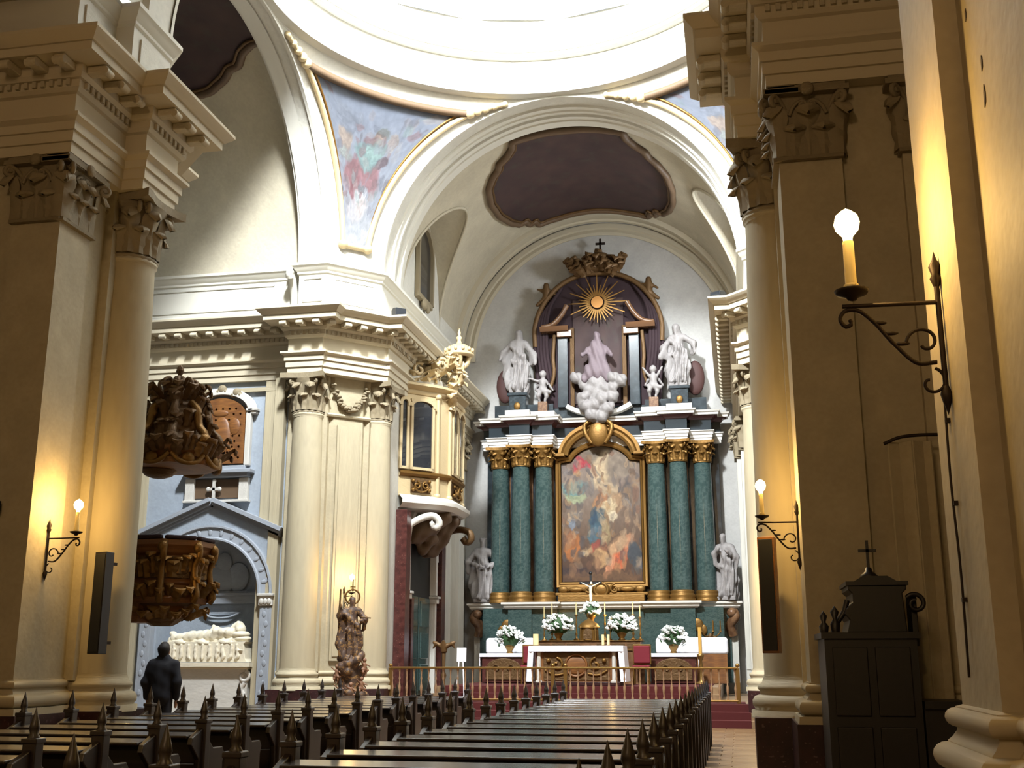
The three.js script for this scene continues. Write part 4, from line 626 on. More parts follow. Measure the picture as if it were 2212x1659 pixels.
{
  const X = -8.6, o = thing('wall_tomb', 'grey marble wall tomb with pediment, round arch and niche', 'tomb', [X, 0, ZT]);
  for (const s of [-1, 1]) {
    mesh('pilaster', [rb(0.3, 2.45, 0.22, 0.01, s * 1.56, 1.5, 0.11)], M.grey, o); for (let i = 0; i < 9; i++) mesh('pilaster_relief', sp(0.055, s * 1.56 + (i % 2 ? 0.03 : -0.03), 0.7 + i * 0.23, 0.22, 1, 1.5, 0.3, 5), M.grey, o);
    mesh('capital', [rb(0.36, 0.24, 0.26, 0.02, s * 1.56, 2.86, 0.13), rb(0.42, 0.06, 0.32, 0.01, s * 1.56, 3.0, 0.15), ...[-0.1, 0, 0.1].map(d => sp(0.06, s * 1.56 + d, 2.84, 0.26, 1, 1.4, 0.6, 5))], M.marble, o);
    mesh('pedestal', rb(0.4, 0.3, 0.3, 0.01, s * 1.56, 0.15, 0.15), M.grey, o);
  }
  mesh('spandrel', extr([[-1.72, 3.02], ...arcPts(0, 3.02, 1.36, PI, 0, 32), [1.72, 3.02], [1.72, 4.5], [0, 5.2], [-1.72, 4.5]], 0.14).translate(0, 0, 0.07), M.wall, o);
  mesh('archivolt', sweep(arcPts(0, 3.02, 1.36, 0, PI, 40), [[0.02, 0.05], [0.02, 0.24], [-0.02, 0.24], [-0.04, 0.2], [-0.26, 0.2], [-0.28, 0.25], [-0.33, 0.25], [-0.34, 0.1]], (a, b, h) => [a, b, h]), M.grey, o);
  for (let i = 1; i < 16; i++) { const a = PI * i / 16; const f = mesh('archivolt_relief', [sp(0.075, 0, 0, 0, 1.2, 0.7, 0.3, 5), sp(0.05, 0.08, 0.03, 0, 1, 1, 0.3, 5)], M.grey, o); f.position.set(Math.cos(a) * 1.51, 3.02 + Math.sin(a) * 1.51, 0.2); f.rotation.z = a; }
  for (const s of [-1, 1]) { const L = Math.hypot(1.86, 0.78), g = mesh('pediment_cornice', [bx(L, 0.1, 0.34, 0, 0.08, 0.17), bx(L, 0.08, 0.26, 0, -0.01, 0.13), bx(L, 0.05, 0.2, 0, -0.08, 0.1)], M.grey, o); g.position.set(s * 0.93, 4.88, 0); g.rotation.z = -s * Math.atan2(0.78, 1.86); }
  mesh('pediment_cross', [bx(0.07, 0.5, 0.05, 0, 5.56, 0.16), bx(0.3, 0.07, 0.05, 0, 5.62, 0.16), bx(0.16, 0.1, 0.1, 0, 5.33, 0.16), ...[-0.15, 0.15].map(d => sp(0.06, d, 5.62, 0.16, 1, 1, 0.5, 5)), sp(0.06, 0, 5.82, 0.16, 1, 1, 0.5, 5)], M.marble, o);
  // niche
  mesh('niche_back', extr([[-1.38, 0.2], [1.38, 0.2], ...arcPts(0, 3.02, 1.37, 0, PI, 32)], 0.04).translate(0, 0, -0.74), M.wall, o);
  mesh('tympanum_relief', [sp(0.5, -0.3, 3.42, 0.06, 1.4, 0.8, 0.12), sp(0.3, 0.4, 3.5, 0.06, 1, 1.2, 0.14), sp(0.22, 0.0, 3.85, 0.07, 1, 1.2, 0.16), bx(2.2, 0.06, 0.12, 0, 3.12, 0.08)], M.wall, o).position.z = -0.74;
  mesh('niche_band', [bx(2.7, 0.22, 0.1, 0, 2.95, 0.08), bx(2.7, 0.06, 0.14, 0, 3.07, 0.1)], M.grey, o).position.z = -0.72;
  mesh('niche_festoon', [tube([[-0.5, 2.6, 0.08], [-0.2, 2.5, 0.09], [0.2, 2.5, 0.09], [0.5, 2.6, 0.08]], 0.03, 20), bx(1.1, 0.03, 0.05, 0, 2.62, 0.07)], M.grey, o).position.z = -0.72;
  mesh('sarcophagus', [extr([[-1.16, 1.42], [1.16, 1.42], [1.1, 1.5], [1.04, 1.84], [1.1, 1.9], [-1.1, 1.9], [-1.04, 1.84], [-1.1, 1.5]], 0.5, 0.01).translate(0, 0, 0.34), bx(2.5, 0.1, 0.62, 0, 1.36, 0.36), bx(2.36, 0.06, 0.56, 0, 1.28, 0.33)], M.tombMarble, o).position.z = -0.38;
  { const c = []; for (let i = 0; i < 11; i++) { const x = -0.92 + i * 0.184, l = R(-0.05, 0.05); c.push([x, 1.55, 0.59, x + l, 1.74, 0.6, 0.05, 0.04], [x + l, 1.8, 0.61, x + l, 1.82, 0.61, 0.035, 0.035], [x + l, 1.7, 0.61, x + R(-0.12, 0.12), 1.66 + R(-0.05, 0.08), 0.62, 0.025, 0.018], [x, 1.56, 0.6, x + R(-0.08, 0.08), 1.5, 0.62, 0.04, 0.03]); } mesh('sarcophagus_relief', carved(c, 0.03, 0.02), M.tombMarble, o).position.z = -0.38; }
  mesh('tomb_base', [bx(2.3, 1.0, 0.46, 0, 0.75, 0.28), bx(2.5, 0.25, 0.56, 0, 0.12, 0.3)], M.marble, o).position.z = -0.38;
  mesh('base_scroll', [tube(spiral(1.06, 1.08, 0.14, 0.04, PI * 0.4, -PI * 1.7, 16).map(p => [p[0], p[1], 0.5]), 0.05, 30), tube([[1.1, 0.95, 0.5], [1.02, 0.8, 0.5], [1.12, 0.6, 0.5]], 0.06, 12)], M.marble, o).position.z = -0.38;
  const e = thing('recumbent_effigy', 'white marble figure lying on the tomb with head on cushions', 'statue', [X, 1.9, ZT - 0.04]);
  mesh('figure', carved([[0.62, 0.2, 0, 0.2, 0.15, 0, 0.15, 0.16], [0.2, 0.15, 0, -0.4, 0.12, 0.02, 0.16, 0.12], [-0.4, 0.12, 0.04, -0.86, 0.1, 0.06, 0.11, 0.08], [-0.4, 0.12, -0.06, -0.86, 0.1, -0.06, 0.11, 0.08], [-0.88, 0.1, 0.05, -0.94, 0.2, 0.05, 0.055, 0.045], [-0.88, 0.1, -0.05, -0.94, 0.2, -0.05, 0.055, 0.045], [0.78, 0.3, 0, 0.86, 0.31, 0, 0.1, 0.1], [0.55, 0.22, 0.13, 0.25, 0.26, 0.13, 0.06, 0.05], [0.25, 0.26, 0.13, 0.2, 0.34, 0.02, 0.05, 0.035], [0.66, 0.24, 0, 0.8, 0.3, 0, 0.08, 0.07], [0.2, 0.33, 0, 0.12, 0.38, 0, 0.03, 0.02], [0.7, 0.38, 0.03, 0.78, 0.42, 0.0, 0.05, 0.08]], 0.08, 0.022, p => 0.014 * Math.sin(p[0] * 34 + p[2] * 26 + Math.sin(p[1] * 20)) ), M.tombMarble, e);
  mesh('drapery', carved([[-0.95, 0.03, 0.02, 0.95, 0.03, 0.02, 0.1, 0.12], [-0.8, 0.0, 0.2, -0.5, -0.03, 0.22, 0.06, 0.06], [-0.2, 0.0, 0.2, 0.1, -0.04, 0.22, 0.06, 0.06], [0.4, 0.0, 0.2, 0.7, -0.03, 0.22, 0.06, 0.06]], 0.06, 0.024, p => 0.012 * Math.sin(p[0] * 22)), M.tombMarble, e);
  mesh('cushion', [sp(0.22, 0.86, 0.17, 0, 1, 0.4, 0.95), sp(0.2, 0.9, 0.07, 0, 1.1, 0.4, 1)], M.tombMarble, e);
}
// ---------------------------------------------------------------- robed statues
function robedFigure(o, mat, { h = 1.8, arms = [[0.32, 1.1, 0.1, 0.2, 1.2, 0.3], [-0.32, 1.05, 0.1, -0.12, 1.0, 0.3]], lean = 0, head = [0, 0, 0], sway = 0.05, cell = 0.024, folds = 1, veil = false, sd = 0, name = 'figure', crown = 0 }) {
  const s = h / 1.8, hx = lean + head[0], hz = head[2], c = [[sway, 0.1, 0, sway, 0.75, 0.02, 0.25, 0.18], [sway, 0.75, 0.02, 0, 1.05, 0, 0.18, 0.16], [0, 1.05, 0, lean, 1.36, 0, 0.16, 0.15], [lean - 0.14, 1.4, 0, lean + 0.14, 1.4, 0, 0.095, 0.095], [lean, 1.45, 0, lean + head[0] * 0.5, 1.58, hz * 0.5, 0.065, 0.055],
    [hx, 1.63, hz, hx, 1.7, hz + 0.01, 0.078, 0.09], [hx, 1.665, hz + 0.09, hx, 1.63, hz + 0.105, 0.016, 0.022], [hx, 1.56, hz + 0.06, hx, 1.5, hz + 0.07, 0.05, 0.03], [-0.12, 0.06, 0.2, -0.12, 0.05, 0.3, 0.06, 0.05], [0.14, 0.06, 0.14, 0.14, 0.05, 0.26, 0.06, 0.05],
    [0.18, 0.68, 0.12, 0.13, 0.2, 0.18, 0.1, 0.12], [-0.2, 1.3, 0.1, 0.16, 0.95, 0.17, 0.055, 0.07], [0.16, 0.95, 0.17, 0.26, 0.45, 0.1, 0.07, 0.09], [-0.24, 1.2, -0.08, -0.3, 0.45, -0.06, 0.1, 0.13], [-0.16, 0.86, 0.15, 0.2, 0.72, 0.17, 0.05, 0.06], [-0.3, 0.45, -0.06, -0.2, 0.1, 0.02, 0.13, 0.12]];
  for (const a of arms) { const sh = a[0] > 0 ? 0.2 : -0.2; c.push([lean + sh, 1.38, 0, a[0], a[1], a[2], 0.09, 0.08], [a[0], a[1], a[2], a[3], a[4], a[5], 0.075, 0.045], [a[3], a[4], a[5], a[3] + (a[3] - a[0]) * 0.25, a[4] + (a[4] - a[1]) * 0.25, a[5] + (a[5] - a[2]) * 0.25, 0.04, 0.032], [a[0], a[1], a[2], a[0] * 0.92, a[1] - 0.28, a[2] - 0.02, 0.07, 0.04]); }
  if (veil) c.push([hx, 1.7, hz - 0.04, lean, 1.35, -0.12, 0.11, 0.15]);
  if (crown) for (let k = 0; k < 6; k++) { const a = k * PI / 3; c.push([hx + 0.075 * Math.cos(a), 1.73, hz + 0.075 * Math.sin(a), hx + 0.105 * Math.cos(a), 1.785, hz + 0.105 * Math.sin(a), 0.014, 0.018]); }
  const g = boxUV(body(c, 0.065, cell / s, p => { const a = Math.atan2(p[0] - sway, p[2]), k = Math.min(1, Math.max(0, (1.3 - p[1]) / 0.4)); return folds * k * (0.024 * Math.sin(a * 8 + p[1] * 3.4 + sd) + 0.02 * Math.sin(a * 15 - p[1] * 6 + p[0] * 8 + sd * 2)); }), 0.7);
  g.scale(s, s, s); return mesh(name, g, mat, o);
}
function childFigure(o, mat, s, arms, sd = 0) {
  const c = [[0, 0.38, 0, 0, 0.62, 0, 0.11, 0.1], [0, 0.66, 0, 0, 0.74, 0, 0.04, 0.04], [0, 0.82, 0.01, 0, 0.84, 0.01, 0.1, 0.1], [-0.06, 0.36, 0, -0.12, 0.2, 0.08, 0.075, 0.055], [-0.12, 0.2, 0.08, -0.1, 0.02, -0.02, 0.05, 0.035], [0.06, 0.36, 0, 0.1, 0.19, 0.02, 0.075, 0.055], [0.1, 0.19, 0.02, 0.05, 0.0, 0.02, 0.05, 0.035], ...arms.map(a => [a[0] > 0 ? 0.1 : -0.1, 0.62, 0, a[0], a[1], a[2], 0.045, 0.03]), [-0.14, 0.55, -0.1, -0.24, 0.4, -0.14, 0.05, 0.03], [0.14, 0.55, -0.1, 0.26, 0.38, -0.14, 0.05, 0.03], [-0.16, 0.36, 0.02, 0.2, 0.3, 0.04, 0.05, 0.06]];
  const g = body(c, 0.05, 0.024, p => 0.006 * Math.sin(p[0] * 40 + p[1] * 30 + sd)); g.scale(s, s, s); return mesh('figure', g, mat, o);
}
{ // polychrome saint before the far left pier
  const o = thing('saint_statue', 'dark gilded wooden saint with a halo on a base of cherubs and clouds', 'statue', [-4.42, 0, -24.7], 0.4);
  mesh('pedestal', [rb(0.5, 0.5, 0.5, 0.02, 0, 0.25, 0), rb(0.6, 0.1, 0.6, 0.02, 0, 0.05, 0), rb(0.56, 0.08, 0.56, 0.02, 0, 0.5, 0)], M.plinth, o);
  const cl = []; for (let i = 0; i < 26; i++) { const a = R(0, PI * 2), y = R(0.55, 1.6), r = 0.34 - 0.12 * (y - 0.55); cl.push([Math.cos(a) * r * R(0.3, 1), y, Math.sin(a) * r * R(0.3, 1), Math.cos(a) * r, y + R(-0.05, 0.08), Math.sin(a) * r, R(0.09, 0.15), R(0.07, 0.12)]); }
  mesh('cloud_base', carved([[0, 0.6, 0, 0, 1.5, 0, 0.26, 0.18], ...cl], 0.05, 0.03), M.polychrome, o);
  const cm = std({ color: '#7c573f', roughness: 0.6 }); for (const [x, y, z, t] of [[0.3, 1.12, 0.14, 0.5], [0.24, 0.72, 0.26, 0.2], [-0.3, 0.98, 0.16, -0.6], [0.0, 0.6, 0.34, 0], [-0.22, 0.6, 0.28, -0.3]]) { const q = childFigure(o, cm, 0.42, [[-0.3, 0.8, 0.1], [0.26, 0.5, 0.14]], x * 9); q.name = 'cherub'; q.position.set(x, y, z); q.rotation.y = t; }
  const f = robedFigure(o, M.polychrome, { h: 1.42, sway: 0.03, arms: [[0.36, 1.15, 0.1, 0.25, 1.1, 0.3], [-0.36, 1.25, 0.05, -0.34, 1.5, 0.12]], sd: 2, cell: 0.026 }); f.position.y = 1.45;
  mesh('halo', tr(new THREE.TorusGeometry(0.16, 0.02, 8, 24), 0, 2.86, -0.04), M.gilt, o); mesh('halo_cross', [bx(0.025, 0.26, 0.02, 0, 3.12, -0.04), bx(0.12, 0.025, 0.02, 0, 3.08, -0.04), sp(0.035, 0, 3.02, -0.04)], M.gilt, o);
  mesh('staff', [rod([-0.3, 2.4, 0.14], [-0.28, 3.02, 0.14], 0.022), rod([0.2, 2.4, 0.2], [0.4, 2.38, 0.26], 0.015)], M.giltDark, o);
}
// ---------------------------------------------------------------- gilded tribune over the chancel door
{
  const W = -4.55, o = thing('tribune_box', 'gilded glazed tribune box with dark windows on the chancel wall', 'tribune');
  const P = [[W, -28.45], [-3.72, -29.3], [-3.5, -29.75], [-3.5, -31.2], [-3.75, -31.7], [W, -32.4]];      // plan
  const poly = P, sw = (prof, m, n, pp = P) => mesh(n, sweep(pp, prof), m, o);
  mesh('body', prism(poly, 5.7, 8.55, (a, b) => [a, b]), M.giltPale, o);
  sw([[-0.3, 8.5], [0.02, 8.5], [0.05, 8.56], [0.05, 8.62], [0.14, 8.68], [0.2, 8.72], [0.2, 8.78], [0.1, 8.82], [-0.2, 8.84], [-0.9, 8.86]], M.giltPale, 'cornice'); sw([[0, 6.22], [0.06, 6.24], [0.1, 6.3], [0.1, 6.36], [0.02, 6.4]], M.gilt, 'sill_moulding'); sw([[-0.9, 5.35], [0.1, 5.38], [0.2, 5.45], [0.24, 5.5], [0.24, 5.6], [0.16, 5.64], [0.12, 5.7], [0.02, 5.74]], M.marble, 'base_cornice');
  // windows on the faces
  const face = (i, u0, u1, y0, y1, name, m, dep, fr) => {
    const [x0, z0] = P[i], [x1, z1] = P[i + 1], L = Math.hypot(x1 - x0, z1 - z0), a = Math.atan2(-(z1 - z0), x1 - x0), w = (u1 - u0) * L, cx = x0 + (x1 - x0) * (u0 + u1) / 2, cz = z0 + (z1 - z0) * (u0 + u1) / 2;
    const q = mesh(name, m === M.glassDark ? extr([[-w / 2, y0], [w / 2, y0], [w / 2, y1 - 0.15], ...arcPts(0, y1 - 0.15, w / 2, 0, PI, 10, 0.15)], 0.03) : rb(w, y1 - y0, dep, 0.01, 0, (y0 + y1) / 2, 0), m, o); q.position.set(cx, 0, cz); q.rotation.y = a;
    if (fr) { const f = mesh('window_frame', [bx(0.07, y1 - y0 + 0.1, 0.12, -w / 2 - 0.02, (y0 + y1) / 2), bx(0.07, y1 - y0 + 0.1, 0.12, w / 2 + 0.02, (y0 + y1) / 2), bx(w + 0.1, 0.07, 0.12, 0, y0 - 0.03), sweep(arcPts(0, y1 - 0.16, w / 2 + 0.03, 0, PI, 12, 0.18), [[-0.07, -0.04], [-0.07, 0.08], [0.02, 0.08], [0.02, -0.04]], (a_, b_, h) => [a_, b_, h])], M.giltPale, q); }
    return q;
  };
  const off = 0.012; P.forEach(p => 0);
  for (const [i, u0, u1] of [[0, 0.3, 0.82], [0, 0.02, 0.16], [2, 0.1, 0.42], [2, 0.56, 0.9], [3, 0.25, 0.75], [4, 0.25, 0.8]]) { const q = face(i, u0, u1, 6.48, 8.3, 'window_pane', M.glassDark, 0.03, true); q.translateZ(0.03 + off); }
  for (const [i, u0, u1] of [[0, 0.3, 0.82], [2, 0.15, 0.85]]) {
    const q = face(i, u0, u1, 5.8, 6.2, 'openwork_panel', M.giltDark, 0.02, false); q.translateZ(0.02);
    const [x0, z0] = P[i], [x1, z1] = P[i + 1], w = (u1 - u0) * Math.hypot(x1 - x0, z1 - z0);
    for (const s of [-1, 1]) mesh('openwork_scroll', [tube(spiral(s * w * 0.22, 6.0, w * 0.17, 0.03, PI / 2, PI / 2 + s * 7, 20).map(p => [p[0], p[1], 0.05]), 0.03, 40), sp(0.05, s * w * 0.4, 6.12, 0.05), sp(0.05, s * w * 0.4, 5.88, 0.05), tube([[0, 5.82, 0.05], [s * w * 0.2, 5.86, 0.06], [s * w * 0.4, 5.95, 0.05]], 0.025, 12)], M.gilt, q);
  }
  for (const [x, z] of P.slice(1, 5)) mesh('corner_post', [cy(0.07, 0.06, 2.9, x, 7.1, z, 8), sp(0.1, x, 8.5, z), sp(0.09, x, 6.3, z), sp(0.1, x, 5.75, z)], M.giltPale, o);
  // carved crest, volutes and crown
  const LC = leafOf(0.26, 0.42, 0.2), along = (pts, n, sp_) => { const cu = new THREE.CatmullRomCurve3(pts.map(vv)), out = []; for (let i = 0; i < n; i++) { const p = cu.getPoint((i + 0.5) / n); out.push(LC.clone().scale(R(0.7, 1.2), R(0.7, 1.1), R(0.7, 1.2)).rotateX(R(-0.5, 1.2)).rotateY(R(0, PI * 2)).translate(p.x + R(-sp_, sp_), p.y + R(-sp_, sp_) - 0.12, p.z + R(-sp_, sp_))); } return out; };
  const crestPts = [[-4.4, 8.95, -28.95], [-4.1, 9.15, -29.35], [-3.85, 9.4, -29.8], [-3.6, 9.75, -30.2], [-3.5, 9.95, -30.4]], fallPts = [[-3.42, 9.7, -30.3], [-3.38, 9.2, -30.1], [-3.4, 8.7, -29.85], [-3.46, 8.2, -29.7]];
  mesh('crest', [...along(crestPts, 46, 0.14), tube(crestPts, 0.12, 24, 7)], M.giltPale, o);
  mesh('crest_fall', [...along(fallPts, 26, 0.08), tube(fallPts, 0.07, 24, 7)], M.giltPale, o);
  const scroll = sp0 => tube(spiral(0, 0, 0.2, 0.04, sp0, sp0 + 7, 24), 0.05, 44, 7); for (const [x, y, z] of [[-4.2, 9.25, -29.0], [-3.75, 9.55, -29.75]]) { const q = mesh('crest_scroll', scroll(1), M.giltPale, o); q.position.set(x, y, z); q.rotation.y = 0.8; }
  mesh('roof', [prism([[W, -28.6], [-3.9, -29.4], [-3.75, -29.9], [-3.75, -31.1], [W, -32.2]], 8.84, 9.1, (a, b) => [a, b])], M.white, o);
  const cr = mesh('crown', [lathe([[0.34, -0.05], [0.42, 0.0], [0.44, 0.06], [0.38, 0.1], [0.4, 0.16], [0.36, 0.24], [0.2, 0.34], [0.08, 0.38], [0.05, 0.5], [0.09, 0.56], [0.03, 0.64], [0.05, 0.7], [0.001, 0.86]], 20), ...Array.from({ length: 12 }, (_, k) => sp(0.05, Math.cos(k * PI / 6) * 0.4, 0.17, Math.sin(k * PI / 6) * 0.4, 1, 1.4, 1, 5))], M.giltPale, o); cr.position.set(-3.42, 9.95, -30.4);
  mesh('crown_support', [0, 1, 2, 3, 4].map(k => tube([[-3.42 + 0.3 * Math.cos(k * 1.25), 9.95, -30.4 + 0.3 * Math.sin(k * 1.25)], [-3.42 + 0.22 * Math.cos(k * 1.25), 9.7, -30.4 + 0.22 * Math.sin(k * 1.25)], [-3.45, 9.5, -30.3]], 0.08, 10, 6)), M.giltPale, o);
  // brackets below
  const sc = (n, pts, r, m) => mesh(n, tube(pts, r, 40, 8), m, o);
  sc('bracket', [[-4.5, 3.7, -28.75], [-4.48, 4.3, -28.75], [-4.35, 4.9, -28.8], [-4.0, 5.15, -28.95], [-3.75, 5.2, -29.05], [-3.62, 5.1, -29.1], [-3.6, 4.96, -29.12], [-3.7, 4.9, -29.1], [-3.76, 4.98, -29.08], [-3.71, 5.03, -29.08]], 0.1, M.marble);
  sc('bracket', [[-4.5, 3.7, -31.8], [-4.45, 4.3, -31.8], [-4.2, 4.9, -31.7], [-3.7, 5.1, -31.5], [-3.3, 5.0, -31.4], [-3.25, 4.8, -31.4], [-3.4, 4.72, -31.45], [-3.5, 4.85, -31.45]], 0.1, M.giltDark);
  mesh('under_carving', body([[-4.4, 4.8, -29.6, -3.6, 5.25, -29.8, 0.3, 0.2], [-4.4, 4.7, -30.6, -3.6, 5.2, -30.6, 0.4, 0.2], [-4.4, 4.9, -31.4, -3.65, 5.3, -31.2, 0.3, 0.15], [-4.3, 4.4, -30, -4.0, 4.7, -30, 0.16, 0.16], [-4.2, 4.4, -30.6, -3.8, 4.75, -30.6, 0.18, 0.14]], 0.2, 0.05, p => 0.03 * Math.sin(p[0] * 16) * Math.sin(p[2] * 14 + p[1] * 8)), M2.bronze, o);
  const d = thing('chancel_door', 'arched chancel door with green leaves between red marble pilasters under the tribune', 'door', [0, 0, 0]);
  for (const z of [-28.5, -32.2]) mesh('pilaster', boxUV(rb(0.3, 4.9, 0.42, 0.01, W + 0.155, 2.45 + 0.4, z), 1), M.redMarble, d);
  mesh('pilaster', boxUV(rb(0.22, 2.6, 0.22, 0.01, W + 0.115, 1.78, -29.3), 1), M.redMarble, d);
  for (const z of [-28.95, -31.75]) { mesh('jamb', [rb(0.2, 2.6, 0.16, 0.02, W + 0.105, 1.8, z), rb(0.26, 0.14, 0.26, 0.02, W + 0.135, 3.1, z), rb(0.3, 0.06, 0.3, 0.01, W + 0.155, 3.2, z), rb(0.22, 1.3, 0.16, 0.02, W + 0.115, 3.9, z)], M.marble, d); }
  mesh('door_arch', sweep(arcPts(0, 4.2, 1.4, 0, PI, 24), [[0, 0.005], [0, 0.22], [-0.16, 0.22], [-0.2, 0.1], [-0.2, 0.005]], (a, b, h) => [W + h, b, -30.35 + a]), M.marble, d);
  mesh('door_recess', extr([[-1.38, 0.4], [1.38, 0.4], ...arcPts(0, 4.2, 1.38, 0, PI, 24)], 0.03).rotateY(PI / 2).translate(W + 0.02, 0, -30.35), M.black, d);
  for (const z of [-29.75, -30.95]) mesh('door_leaf', boxUV(mg([rb(0.05, 2.6, 1.1, 0.01, W + 0.06, 1.85, z), ...[1.0, 1.85, 2.7].map(y => rb(0.05, 0.7, 0.8, 0.02, W + 0.09, y, z))]), 0.8), M.greenMarble, d);
  const w = structGroup('trim_chancel', 'white pilasters of the chancel wall next to the altarpiece', 'pilaster');
  for (const s of [-1, 1]) {
    for (const [z, u] of [[-33.2, 4.42], [-34.6, 4.3]]) { mesh('pilaster', bb(s * u, s * 4.6, 0.4, 7.4, z - 0.36, z + 0.36), M.white, w); flatCapital(w, s * u, 7.38, z, -s * PI / 2, 0.72, 1.0, 0.14, M.leaf); mesh('pilaster_base', sweep([[4.6, 0.38], [4.6 - u > 0.2 ? u : u, 0.38], [u, -0.38], [4.6, -0.38]], [[0, 1.2], [0.05, 1.16], [0.03, 1.1], [0.08, 1.0], [0.08, 0.82]], (a, b, h) => [s * a, h, z + b]), M.white, w); }
  }
  for (const [sd, nm, lb] of [[-1, 'window_9', 'dark lunette window in the chancel wall above the tribune'], [1, 'window_10', 'daylit lunette window in the chancel wall opposite the tribune']]) {
    const lw = structGroup(nm, lb, 'window'), X = sd * 4.7;
    mesh('pane', extr([[-0.7, 12.0], [0.7, 12.0], ...arcPts(0, 13.4, 0.7, 0, PI, 16)], 0.04).rotateY(PI / 2).translate(X, 0, LUN0), sd < 0 ? M.glassDark : new THREE.MeshStandardMaterial({ color: '#dfe6ee', emissive: '#cfe0ff', emissiveIntensity: 2, roughness: 0.6 }), lw);
    mesh('window_frame', sweep([[-0.7, 11.95], [0.7, 11.95], ...arcPts(0, 13.4, 0.72, 0, PI, 16), [-0.7, 11.95]].reverse(), [[0, 0], [0, 0.12], [0.14, 0.12], [0.16, 0]], (a, b, h) => [X - sd * h, b, LUN0 + a]), M.leaf, lw);
    mesh('sill_ornament', sp(0.16, X - sd * 0.1, 11.75, LUN0 + 0.2, 0.6, 1.2, 1.2), M.leaf, lw); mesh('sill_ornament', sp(0.12, X - sd * 0.1, 11.7, LUN0 - 0.2, 0.6, 1.2, 1.2), M.leaf, lw);
  }
}
